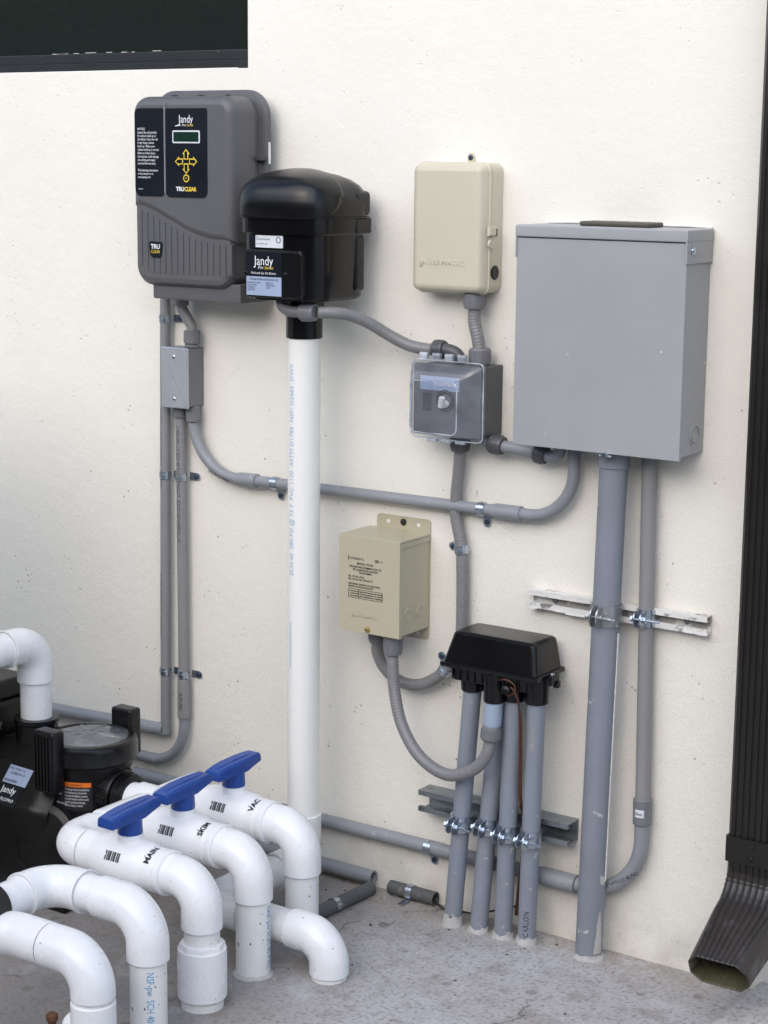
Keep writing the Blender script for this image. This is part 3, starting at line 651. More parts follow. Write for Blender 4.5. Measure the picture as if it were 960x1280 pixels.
text('NTERMATIC', .0062, (-.005, T, .6720), FX, FZ, 'ink_black', tcov, sx=.95)
text('UL', .0078, (.051, T, .6720), FX, FZ, 'ink_black', tcov, bold=.0003); text('LISTED', .0032, (.060, T, .6735), FX, FZ, 'ink_black', tcov)
text('MODEL PX100', .0056, (.029, T, .6635), FX, FZ, 'ink_black', tcov, 'CENTER', bold=.0001)
text('FOR SUPPLYING SWIMMING POOL OR\nSPA UNDERWATER LIGHTING\nTRANSFORMER', .0052, (.030, T, .6570), FX, FZ, 'ink_black', tcov, 'CENTER', sx=.80, bold=.0001)
text('PRI. 120 VAC  60 HZ\nSEC. 12/13/14 VAC 100 WATTS', .0052, (-.008, T, .6385), FX, FZ, 'ink_black', tcov, sx=.78, bold=.0001)
text('WEATHERPROOF, MOUNT 12 IN. ABOVE GRADE\nINDOOR OR OUTDOOR ENCLOSURE', .0048, (-.008, T, .6245), FX, FZ, 'ink_black', tcov, sx=.68, bold=.0001)
dg = MB()
for x0, x1, z0, z1 in ((-.0075, -.0065, .6000, .6165), (.0155, .0165, .6000, .6165), (-.0075, .0690, .6162, .6168), (-.0075, .0690, .5998, .6004), (.0683, .0690, .5998, .6168)):
    dg.box(x0, x1, T-.0006, T+.0002, z0, z1)
for i in range(26):
    x = -.0035+.0028*i
    if abs(x-.016) < .002: continue
    for j in range(3): dg.box(x, x+.0012+random.random()*.0012, T-.0006, T+.0002, .6030+.0043*j, .6030+.0043*j+.0018)
build('printed_diagram', dg, 'ink_black', tcov)
etext('I', .014, (-.001, T-.0001, .5625), 'beige_metal', tcov, h=.0005, bold=.0003); etext('NTERMATIC', .0088, (.0045, T-.0001, .5640), 'beige_metal', tcov, h=.0005, spacing=1.15)

# ================================================================== small junction box with steel cover
jb = thing('junction_box', (-.475, 0, .908), 'small upright grey junction box with shiny blank steel cover', 'junction box')
build('box', MB().box(-.502, -.4375, -.0465, -.0005, .9115, 1.0265, .002), 'fitting', jb)
sc_ = build('cover', MB().slab(rrect(-.5062, -.4368, .9075, 1.0275, .002, 3), front, [(0, .0470), (0, .0490), (.0022, .0515)]), 'steel', jb)
build('gasket', MB().box(-.5055, -.4375, -.0469, -.0455, .9085, 1.0265), 'rubber', jb)
for z in (1.009, .926): screw((-.4715, -.0515, z), (0, -1, 0), .0040, 'zinc', sc_, h=.002)

# ================================================================== black pool-light junction box on four risers
kb_ = thing('light_junction_box', (.30, -.07, .44), 'black plastic junction box with tapered lid held up by four grey conduits', 'junction box')
def hx(x0, x1, y0, y1, r, z): return [Vector((x, y, z)) for x, y in rrect(x0, x1, y0, y1, r, 4)]
build('lid', MB().loft([hx(.209, .400, -.1130, -.0165, .008, .5155), hx(.2215, .3930, -.1050, -.0195, .009, .5600), hx(.2235, .3915, -.1035, -.0210, .009, .5670), hx(.2270, .3880, -.1000, -.0245, .009, .5705), hx(.232, .383, -.095, -.029, .008, .5715)]), 'black_satin', kb_)
build('base', MB().loft([hx(.2045, .4040, -.1165, -.0130, .006, .5065), hx(.2035, .4050, -.1175, -.0120, .006, .5085), hx(.2035, .4050, -.1175, -.0120, .006, .5135), hx(.2060, .4025, -.1150, -.0145, .006, .5152)]).loft([hx(.222, .386, -.104, -.024, .012, .482), hx(.220, .388, -.106, -.022, .012, .5068)]), 'black_plastic', kb_)
for sx, x in ((-1, .2025), (1, .4065)):
    ear = build('ear', MB().box(x-.008, x+.008, -.082, -.050, .494, .5125, .003), 'black_plastic', kb_)
    screw((x+sx*.002, -.068, .5125), FZ, .0050, 'zinc' if sx > 0 else 'black_plastic', ear)
    build('tab', MB().box(x+sx*.006-.004, x+sx*.006+.006, -.064, -.054, .488, .500, .001), 'black_plastic', ear)
tops = [(.2520, -.078), (.2930, -.050), (.3365, -.075), (.3830, -.076)]
feet = [(.2100, -.067), (.2650, -.064), (.3150, -.060), (.3630, -.056)]
for (x, y), zb in zip(tops, (.461, .462, .456, .459)):
    build('neck', MB().lathe([(.0205, zb), (.0215, zb+.002), (.0220, .482), (.0220, .506)], (x, y, 0), FZ, 24), 'black_plastic', kb_)
build('neck', MB().lathe([(.0180, .4540), (.0190, .456), (.0190, .507)], (.3105, -.1000, 0), FZ, 24), 'black_plastic', kb_)
rb = MB()
for k in range(11): rb.box(.226+.0152*k, .2275+.0152*k, -.1075, -.1035, .484, .506)
build('stiffener', rb, 'black_plastic', kb_)
names = ['grey conduit riser farthest from the thick conduit, under black junction box', 'second grey riser under black junction box, behind the bent flexible conduit', 'third grey riser under black junction box, beside the brown wires', 'grey riser with black print at its foot, under black junction box']
for i, ((tx, ty), (fx, fy)) in enumerate(zip(tops, feet)):
    c = thing('conduit_riser', (fx, fy, 0), names[i], 'conduit', 'four risers under the black box')
    a = Vector((fx, fy, -.005)); b = Vector((tx, ty, .468)); build('pipe', MB().tube([a, b], .0167, 22), 'conduit_blue', c)
    cl_ = MB(); rn = random.Random(i)
    rings = []
    for z, r in ((-.002, .0205), (.002, .0188), (.006, .0177), (.010+.010*(i == 0), .0166)):
        rings.append([Vector((fx+(tx-fx)*z/.46, fy+(ty-fy)*z/.46, z+(rn.random()-.4)*.010*(z > .005)))+Vector((math.cos(2*PI*q/20), math.sin(2*PI*q/20), 0))*(r+rn.random()*.002) for q in range(20)])
    build('mortar_foot', cl_.loft(rings), 'mortar', c)
    if i == 3:
        cyl_text('CARLON', .014, a+(b-a)*.045, b-a, (.35, -.94, 0), .0167, 'ink_black', c, sx=.9); cyl_text('MADE IN', .012, a+(b-a)*.80, b-a, (.25, -.97, 0), .0167, 'ink_scratch', c, sx=.9)

# ================================================================== conduits along the wall
def straight(parent, a, b, r, mat='conduit', name='pipe', n=20): return build(name, MB().tube([a, b], r, n), mat, parent)
R12, R34, R15 = .0107, .01335, .0242
def bell(parent, a, b, r, mat='conduit', name='coupling', flare=.012):
    a = Vector(a); b = Vector(b); L = (b-a).length
    return build(name, MB().lathe([(r*.86, 0), (r, flare), (r, L-.0006), (r*.93, L)], a, b-a, 22), mat, parent)
# a: inner-left upright
ca = thing('conduit', (-.528, -.018, .217), 'thin grey upright conduit running straight down from the control box, open at its foot', 'conduit')
straight(ca, (-.521, -.018, 1.129), (-.533, -.018, .219), R12, 'conduit_warm')
cyl_text('SCHEDULE 40 PVC CONDUIT  UL LISTED', .010, (-.5235, -.018, .90), (-.0135, 0, -1), (-.45, -.89, 0), R12, 'ink_black', ca, sx=.9)
cyl_text('3/4 SCH 40 SUNLIGHT RESISTANT', .010, (-.5285, -.018, .56), (-.0135, 0, -1), (-.45, -.89, 0), R12, 'ink_black', ca, sx=.9)
# b: second upright with bend at the foot
cb2 = thing('conduit', (-.482, -.018, .156), 'thin grey upright conduit from the junction box that bends away at its foot', 'conduit')
straight(cb2, (-.4835, -.018, .912), (-.4825, -.018, .332), R12, 'conduit_warm')
build('elbow', MB().tube(fillet([(-.4825, -.018, .335), (-.483, -.018, .158), (-.80, -.018, .160)], .088, 16), R12, 20), 'conduit', cb2)
bell(cb2, (-.4825, -.018, .345), (-.4825, -.018, .262), .0136, 'conduit_warm')
sleeve(cb2, (-.4833, -.018, .884), (-.4833, -.018, .9112), .0145, 'fitting', 'connector')
cyl_text('CARLON 1/2 SCH 40 PVC CONDUIT  RIGID NONMETALLIC', .010, (-.4832, -.018, .868), (0, 0, -1), (.05, -1, 0), R12, 'ink_black', cb2, sx=.9)
cyl_text('SUN RES', .010, (-.4825, -.018, .318), (0, 0, -1), (.2, -1, 0), .0136, 'ink_black', cb2)
# c: short offset from junction box to control box
cc = thing('conduit', (-.447, -.025, 1.027), 'short grey offset conduit between the control box and the small junction box', 'conduit')
build('pipe', MB().tube(fillet([(-.447, -.025, 1.035), (-.446, -.025, 1.068), (-.470, -.028, 1.104), (-.470, -.028, 1.130)], .012), R12, 18), 'conduit_warm', cc)
sleeve(cc, (-.4467, -.025, 1.0350), (-.4465, -.025, 1.0610), .0165, 'fitting', 'connector'); sleeve(cc, (-.4467, -.025, 1.0270), (-.4467, -.025, 1.0348), .0148, 'fitting', 'locknut')
sleeve(cc, (-.470, -.028, 1.108), (-.470, -.028, 1.1272), .0145, 'fitting', 'connector')
# d: elbow, horizontal run, elbow up into the panel
cd = thing('conduit', (0, -.02, .766), 'grey conduit running across the wall from the junction box to the electrical panel', 'conduit')
build('elbow', MB().tube(fillet([(-.4485, -.022, .912), (-.4475, -.020, .776), (-.325, -.020, .776)], .112, 18), R12*1.02, 20), 'conduit', cd)
straight(cd, (-.33, -.020, .7765), (.26, -.020, .780), R12, 'conduit')
build('elbow', MB().tube(fillet([(.300, -.020, .7805), (.4155, -.020, .7805), (.4150, -.024, .925)], .088, 18), R12*1.02, 20), 'conduit', cd)
bell(cd, (-.338, -.020, .776), (-.287, -.020, .7767), .0136, 'conduit'); bell(cd, (.249, -.020, .780), (.311, -.020, .7805), .0136, 'conduit')
sleeve(cd, (-.4475, -.0215, .879), (-.4480, -.022, .9112), .0148, 'fitting', 'connector')
cyl_text('Made in PRI', .011, (-.400, -.020, .790), (.94, 0, -.30), (.1, -.9, -.3), .0130, 'ink_black', cd)
# e: flexible conduit blower -> switch box
def flexible(parent, pts, r=.0108, name='flexible_hose', mat='flex'):
    P = resample(spline(pts, .003), .0017); R = [r*(1+.035*math.cos(2*PI*i*.0017/.0058)) for i in range(len(P))]
    return build(name, MB().tube(P, R, 16), mat, parent, ang=60)
def nut(parent, a, b, r, mat='fitting', lugs=10, name='locknut'):
    a = Vector(a); b = Vector(b); L = (b-a).length; m = MB().lathe([(r*.88, 0), (r, L*.12), (r, L*.8), (r*.9, L)], a, b-a, 24)
    d, u, v = frame_of(b-a)
    for k in range(lugs):
        t = 2*PI*k/lugs; e = u*math.cos(t)+v*math.sin(t); m.obox(a+d*L*.45+e*r, d, e, L*.6, r*.07, r*.18)
    return build(name, m, mat, parent)
ce = thing('flexible_conduit', (.03, -.09, 1.05), 'grey flexible conduit sagging from under the black blower to the switch box', 'conduit')
flexible(ce, [(-.036, -.162, 1.127), (-.012, -.142, 1.126), (.006, -.115, 1.120), (.027, -.090, 1.106), (.050, -.066, 1.086), (.083, -.050, 1.068), (.118, -.042, 1.062), (.140, -.040, 1.063)])
build('elbow', MB().tube(spline([(-.121, -.150, 1.152), (-.118, -.162, 1.143), (-.110, -.165, 1.132), (-.092, -.166, 1.126), (-.066, -.166, 1.126)], .004), .0105, 18), 'fitting', ce)
nut(ce, (-.070, -.1660, 1.126), (-.040, -.163, 1.1265), .0165); nut(ce, (.134, -.040, 1.0628), (.156, -.040, 1.0635), .0170, 'fitting_dark')
build('elbow', MB().tube(spline([(.150, -.040, 1.0635), (.168, -.039, 1.062), (.182, -.036, 1.054), (.186, -.034, 1.036)], .004), .0115, 18), 'fitting_dark', ce)
# f: timer -> switch box
cf = thing('flexible_conduit', (.215, -.035, 1.04), 'short grey flexible conduit between the beige timer box and the switch box', 'conduit')
flexible(cf, [(.2125, -.033, 1.145), (.2135, -.034, 1.115), (.221, -.035, 1.090), (.2265, -.035, 1.065)], .0115)
nut(cf, (.212, -.033, 1.1655), (.2122, -.033, 1.139), .0195, 'fitting'); nut(cf, (.2265, -.035, 1.0705), (.227, -.035, 1.0405), .0195, 'fitting')
# g: switch box -> transformer, looping behind the black junction box
cg = thing('flexible_conduit', (.12, -.022, .43), 'grey flexible conduit dropping from the switch box and looping back up to the transformer', 'conduit')
flexible(cg, [(.184, -.028, .895), (.180, -.022, .860), (.172, -.018, .800), (.171, -.017, .760), (.181, -.017, .718), (.186, -.017, .680), (.188, -.017, .560), (.184, -.019, .515), (.163, -.022, .475), (.122, -.024, .441), (.085, -.026, .430), (.050, -.028, .436), (.026, -.034, .458), (.016, -.040, .486), (.018, -.043, .512)], .0112)
nut(cg, (.184, -.028, .9175), (.184, -.028, .882), .0180, 'fitting_dark'); nut(cg, (.0185, -.043, .5380), (.0180, -.043, .505), .0175, 'fitting')
# h: transformer -> black box
ch = thing('flexible_conduit', (.2, -.1, .29), 'grey flexible conduit drooping from the transformer base up into the black junction box', 'conduit')
flexible(ch, [(.0735, -.072, .512), (.0735, -.074, .490), (.083, -.080, .430), (.108, -.090, .370), (.155, -.100, .322), (.218, -.108, .303), (.273, -.110, .322), (.301, -.108, .354), (.3075, -.104, .385)], .0112)
nut(ch, (.0735, -.072, .5370), (.0735, -.073, .497), .0180, 'fitting'); nut(ch, (.3068, -.1045, .383), (.3085, -.1025, .410), .0180, 'fitting', 16)
build('adapter', MB().lathe([(.0155, 0), (.0165, .003), (.0165, .040), (.0160, .046)], (.3085, -.1022, .410), (.002, .0022, .046), 24), 'light_fitting', ch)
# i: switch box -> panel
ci = thing('conduit', (.32, -.03, .88), 'short grey conduit with two dark nuts between the switch box and electrical panel', 'conduit')
build('pipe', MB().tube(spline([(.232, -.032, .925), (.240, -.032, .909), (.258, -.031, .901), (.300, -.030, .898), (.345, -.030, .894), (.372, -.030, .891), (.388, -.030, .897), (.394, -.030, .925)], .006), .0108, 18), 'conduit', ci)
nut(ci, (.250, -.0312, .9035), (.276, -.0305, .900), .0178, 'fitting_dark'); nut(ci, (.342, -.030, .8943), (.364, -.030, .8920), .0172, 'fitting_dark')
# k: thick conduit
ck = thing('conduit', (.49, -.045, 0), 'thick grey upright conduit with white paint drips from electrical panel to slab', 'conduit')
ka, kb3 = Vector((.485, -.045, -.005)), Vector((.506, -.048, .9165))
straight(ck, ka, kb3, R15, 'conduit_old', n=28); sleeve(ck, kb3+(ka-kb3)*.032, kb3, .0272, 'conduit_old', 'connector')
rn = random.Random(3); m = MB(); rings = []
for z, r in ((-.002, .0275), (.002, .0262), (.005, .0250), (.008, .0240)):
    rings.append([Vector((.4853, -.045, z+(rn.random()-.5)*.004*(z > 0)))+Vector((math.cos(2*PI*q/24), math.sin(2*PI*q/24), 0))*(r+rn.random()*.0025) for q in range(24)])
build('mortar_foot', m.loft(rings), 'mortar', ck)
dp = MB(); P = []; 
for k in range(44):
    t = .60-.0105*k; c = ka+(kb3-ka)*((t+.005)/.9215); wv = .0016+.0016*abs(math.sin(k*1.7))+.001*rn.random()
    e = Vector((math.cos(.12), math.sin(.12), 0)); gq = Vector((-e.y, e.x, 0))
    P.append([c+e*(R15-.001)+gq*wv, c+e*(R15+.0012)+gq*wv*.6, c+e*(R15+.0012)-gq*wv*.6, c+e*(R15-.001)-gq*wv])
build('paint_drip', dp.loft(P), 'paint_white', ck)
dp = MB(); P = []
for k in range(14):
    t = .014+.006*k; c = ka+(kb3-ka)*((t+.005)/.9215); wv = .014*(1-k/13.5)**.6+.001*rn.random()
    row = []
    for q in range(7):
        th = -.42+wv/R15*(q/6-.5)*1.2+.08*rn.random(); row.append(c+Vector((math.cos(th), math.sin(th), 0))*(R15+.0006+.0004*(0 < q < 6)))
    P.append(row)
build('paint_smear', dp.loft(P, False, False, False), 'mortar', ck)
# l: right-hand conduit that turns along the foot of the wall
cl2 = thing('conduit', (.3, -.02, .10), 'grey conduit dropping from electrical panel then bending to run low along the wall', 'conduit')
straight(cl2, (.5585, -.022, .925), (.5690, -.020, .290), R34, 'conduit_warm')
build('elbow', MB().tube(fillet([(.5690, -.020, .280), (.5700, -.020, .118), (.438, -.020, .118)], .110, 18), R34, 22), 'conduit', cl2)
sl2 = sleeve(cl2, (.5682, -.020, .306), (.5692, -.020, .258), .0166, 'fitting')
straight(cl2, (.450, -.020, .118), (-.62, -.020, .1165), R34, 'conduit'); bell(cl2, (.360, -.020, .118), (.444, -.020, .118), .0168, 'conduit')
st = build('sticker', MB().add([Vector((.5688, -.020, .282))+Vector((math.cos(t), math.sin(t), 0))*.0170+Vector((0, 0, dz)) for dz in (-.007, .007) for t in (-1.95, -1.75, -1.55, -1.35, -1.15, -.95)], [(i, i+1, i+7, i+6) for i in range(5)]), 'label_white', sl2)
text('Blanel', .0075, (.5640, -.0372, .2795), FX, FZ, 'ink_black', sl2, sx=.7)
cyl_text('SCHEDULE 40 PVC', .010, (.508, -.020, .1335), (.80, 0, .5), (.1, -1, 0), R34, 'ink_black', cl2, sx=.9)
# left-hand horizontal conduit ending in an open end
cm_ = thing('conduit', (-.69, -.018, .21), 'grey horizontal conduit behind the pump lid ending open beside the thin upright', 'conduit')
mm = MB(); a, b = Vector((-1.30, -.020, .197)), Vector((-.5335, -.0215, .2275)); d_ = (b-a).normalized()
mm.lathe([(.0133, 0), (.0133, (b-a).length), (.0105, (b-a).length), (.0105, (b-a).length-.05), (0, (b-a).length-.05)], a, b-a, 22, True); build('pipe', mm, 'conduit', cm_)

# floor stubs -------------------------------------------------
def stub(loc, label, a, b, mat='stub_grey', r=R34):
    c = thing('conduit_stub', loc, label, 'conduit', 'cut conduit pieces on the slab'); a = Vector(a); b = Vector(b); L = (b-a).length
    build('pipe', MB().lathe([(r*.76, .03), (r*.76, 0), (r, 0), (r, L), (r*.76, L), (r*.76, L-.03), (0, L-.03)], a, b-a, 22, True), mat, c); return c
s1 = stub((-.2, -.0145, .0), 'dark conduit piece lying along the foot of wall behind the white pipes', (-.40, -.0145, .0245), (-.006, -.0145, .0245), 'conduit')
s2 = stub((.0, -.11, 0), 'dark conduit offcut with metal band pointing out from the wall', (.006, -.040, .0136), (-.006, -.245, .0136))
s3 = stub((.085, -.0145, 0), 'short dark conduit offcut with metal strap lying against the wall', (.034, -.0145, .0150), (.138, -.0145, .0150))

# ================================================================== straps and clamps
def band(mb, o, axis, out, r, wdt, a0, a1, th=.0014, n=14):
    a = Vector(axis).normalized(); e = Vector(out); e = (e-a*e.dot(a)).normalized(); g_ = a.cross(e); o = Vector(o); rings = []
    for k in range(n+1):
        t = a0+(a1-a0)*k/n; q = e*math.cos(t)+g_*math.sin(t)
        rings.append([o+q*r-a*wdt/2, o+q*(r+th)-a*wdt/2, o+q*(r+th)+a*wdt/2, o+q*r+a*wdt/2])
    return mb.loft(rings)
def strap(o, axis, ear, r, label, wall_y=-.0008, mat='zinc', earlen=.026, group='conduit straps', flip=False):
    o = Vector(o); t = thing('conduit_strap', o, label, 'strap', group)
    out = Vector((0, -1, 0)); a = Vector(axis).normalized(); e = Vector(ear).normalized(); g_ = a.cross(out)
    sgn = 1 if g_.dot(e) > 0 else -1
    m = MB(); band(m, o, a, out, r+.0004, .015, -1.9, 1.9); band(m, o, a, out, r+.0016, .004, -1.6, 1.6, .0012)
    build('band', m, mat, t)
    y = wall_y-.001
    c = o+e*(r+earlen/2-.001); c.y = y
    m = MB(); L = earlen; d = e; k = a
    pts = []
    for q in range(9): tt = -PI/2+PI*q/8; pts.append((L/2-.0075+.0075*math.cos(tt), .0075*math.sin(tt)))
    pts += [(-L/2, .0075), (-L/2, -.0075)]
    m.loft([[c+d*x+k*z+Vector((0, -dy, 0)) for x, z in pts] for dy in (0, .0016)])
    es = build('ear', m, mat, t)
    screw(c+d*(L/2-.009)+Vector((0, -.0016, 0)), (0, -1, 0), .0048, 'screw_blue', es, h=.0035)
    return t
DN, RT = (0, 0, -1), (1, 0, 0)
strap((-.5215, -.018, 1.0800), (0, 0, 1), RT, R12, 'small zinc strap on thin conduit right below the control box')
strap((-.5255, -.018, .7640), (0, 0, 1), RT, R12, 'zinc strap halfway down the thin conduit below the junction box', earlen=.020)
strap((-.4832, -.018, .7650), (0, 0, 1), RT, R12, 'zinc strap halfway down the conduit leaving the small junction box')
strap((-.5312, -.018, .3530), (0, 0, 1), RT, R12, 'zinc strap near the open foot of the thin upright conduit', earlen=.020)
strap((-.4825, -.018, .3540), (0, 0, 1), RT, R12, 'zinc strap just above the coupling of the upright conduit')
strap((-.2420, -.020, .7770), (1, 0, 0), DN, R12, 'zinc strap on horizontal conduit beside the tall white pipe')
strap((.2290, -.020, .7800), (1, 0, 0), DN, R12, 'zinc strap on horizontal conduit below the switch box')
strap((.1845, -.0175, .7000), (-.1, 0, 1), (-1, 0, 0), .0112, 'zinc strap on flexible conduit above the black junction box')
strap((.1570, -.0225, .4700), (-.66, 0, -.75), (-.75, 0, .66), .0112, 'zinc strap on looped flexible conduit beside the black junction box')
strap((.1270, -.020, .1165), (1, 0, 0), DN, R34, 'zinc strap on low wall conduit beside the four risers')
def floor_band(o, axis, out, r, label, eardir):
    o = Vector(o); t = thing('conduit_strap', o, label, 'strap', 'conduit straps'); m = MB(); band(m, o, axis, out, r+.0004, .013, -1.9, 1.9); build('band', m, 'zinc', t)
    e = Vector(eardir).normalized(); m = MB().obox(o+e*(r+.012)+Vector((0, 0, -o.z+.0025)), e, axis, .024, .013, .0016, .0005); build('ear', m, 'zinc', t)
floor_band((-.001, -.150, .0136), (.058, 1, 0), (0, 0, 1), R34, 'metal band round the conduit offcut that points out from wall', (-1, 0, 0))
floor_band((.082, -.0145, .0150), (1, 0, 0), (0, -.6, .8), R34, 'metal strap on the short conduit offcut lying against wall', (0, -1, 0))

def channel(name, x0, x1, z0, z1, dep, lip, mat, label, th=.0025):
    t = thing(name, ((x0+x1)/2, 0, z0), label, 'strut')
    m = MB(); lw = .0095
    prof = [(0.0008, z0), (dep, z0), (dep, z0+lw), (dep-lip, z0+lw), (dep-lip, z0+lw-th), (dep-th, z0+lw-th), (dep-th, z0+th), (th, z0+th), (th, z1-th), (dep-th, z1-th), (dep-th, z1-lw+th), (dep-lip, z1-lw+th), (dep-lip, z1-lw), (dep, z1-lw), (dep, z1), (.0008, z1)]
    m.loft([[Vector((x, -d, z)) for d, z in prof] for x in (x0, x1)]); build('channel', m, mat, t, ang=25)
    return t
lc = channel('strut_channel', .1130, .4330, .1930, .2340, .0410, .008, 'zinc_dull', 'galvanised strut channel behind the four risers under the black box')
hm = MB()
for x in (.135, .160, .19): hm.lathe([(.004, 0), (.004, .0006), (0, .0006)], (x, -.0026, .2135), (0, -1, 0), 14)
build('bolt_hole', hm, 'rubber', lc)
uc = channel('strut_channel', .3290, .6760, .6140, .6460, .0210, .006, 'painted_zinc', 'white painted strut channel behind the thick conduit', th=.0022)
for x in (.375, .632): screw((x, -.0041, .630), (0, -1, 0), .0055, 'zinc_dull', uc, h=.004)
rn = random.Random(9)
for k in range(22):
    x = .335+.335*rn.random(); z = rn.choice((.6145, .6455))
    if .46 < x < .60: continue
    build('paint_crust', MB().obox((x, -.0205-.0005*rn.random(), z+(rn.random()-.5)*.004), (1, 0, .1*(rn.random()-.5)), (0, 1, 0), .012+.03*rn.random(), .0018, .003+.003*rn.random(), .0005), 'paint_white', uc)
M('web_wear', (.36, .35, .33), .7, var=.25, vscale=30, bump=.5, spots=[((.68, .67, .64), 24, .54, .04)])
build('web', MB().box(.3300, .6750, -.0040, -.0026, .6166, .6434), 'web_wear', uc)
def clamp(o, axis, r, label, mat='zinc', wd=.030, group='strut clamps', boltlen=.046):
    o = Vector(o); a = Vector(axis).normalized(); t = thing('pipe_clamp', o, label, 'clamp', group); m = MB(); out = Vector((0, -1, 0)); out = (out-a*out.dot(a)).normalized(); side = a.cross(out)
    band(m, o, a, out, r+.0008, wd, .16, 2.6, .0028); band(m, o, a, out, r+.0008, wd, -2.6, -.16, .0028); build('band', m, mat, t)
    for s in (-1, 1):
        c = o+out*(r+.004)+side*s*.0060; pts = []
        for q in range(11): tt = -PI/2+PI*q/10; pts.append((.008+.015*math.cos(tt)*.9, wd/2*math.sin(tt)))
        pts += [(-.006, wd/2), (-.006, -wd/2)]
        m = MB().loft([[c+out*x+a*z+side*dy for x, z in pts] for dy in (-.0011, .0011)]); build('ear', m, mat, t)
    c = o+out*(r+.011); m = MB().tube([c-side*.014, c+side*boltlen*.8], .0026, 10)
    hexhead(m, c-side*.013, -side, .0058, .004); hexhead(m, c+side*.0075, side, .0058, .004); build('bolt', m, mat, t)
    return t
cn = ['zinc clamp on the riser farthest from the thick conduit', 'zinc clamp on the second riser, behind the drooping flexible conduit', 'zinc clamp on the third riser, next to the brown wires', 'zinc clamp on the riser printed with black letters']
for i, ((tx, ty), (fx, fy)) in enumerate(zip(tops, feet)):
    a = Vector((fx, fy, 0)); b = Vector((tx, ty, .468)); clamp(a+(b-a)*.205/.468, b-a, .0167, cn[i])
clamp(ka+(kb3-ka)*(.632+.005)/.9215, kb3-ka, R15, 'paint spattered clamp holding the thick conduit to white strut', 'zinc_worn', .036)
clamp((.5635, -.0205, .630), (-.0165, 0, 1), R34, 'zinc clamp holding the slimmer conduit to the white strut', 'zinc', .030)

# brown wires hanging at the black box
cw = thing('copper_wire', (.345, -.03, .2), 'thin brown wires looped under the black junction box hanging between risers', 'wire')
build('strand', MB().tube(spline([(.322, -.098, .492), (.330, -.112, .500), (.346, -.116, .503), (.359, -.112, .494), (.357, -.110, .480), (.345, -.112, .474), (.333, -.110, .482), (.340, -.112, .492), (.354, -.110, .486), (.363, -.105, .460), (.3625, -.098, .420), (.3605, -.092, .37), (.352, -.074, .275), (.342, -.040, .205), (.332, -.045, .04)], .006), .0017, 8), 'copper', cw)
build('strand', MB().tube(spline([(.326, -.100, .486), (.335, -.113, .478), (.352, -.114, .490), (.362, -.108, .472), (.3665, -.100, .430), (.3645, -.092, .37), (.356, -.074, .275), (.345, -.040, .205), (.336, -.045, .04)], .006), .0017, 8), 'copper', cw)
build('wire_nut', MB().lathe([(.0085, 0), (.0095, .004), (.0085, .014), (.005, .018)], (.344, -.1065, .487), (.1, -1, -.15), 16), 'black_plastic', cw)

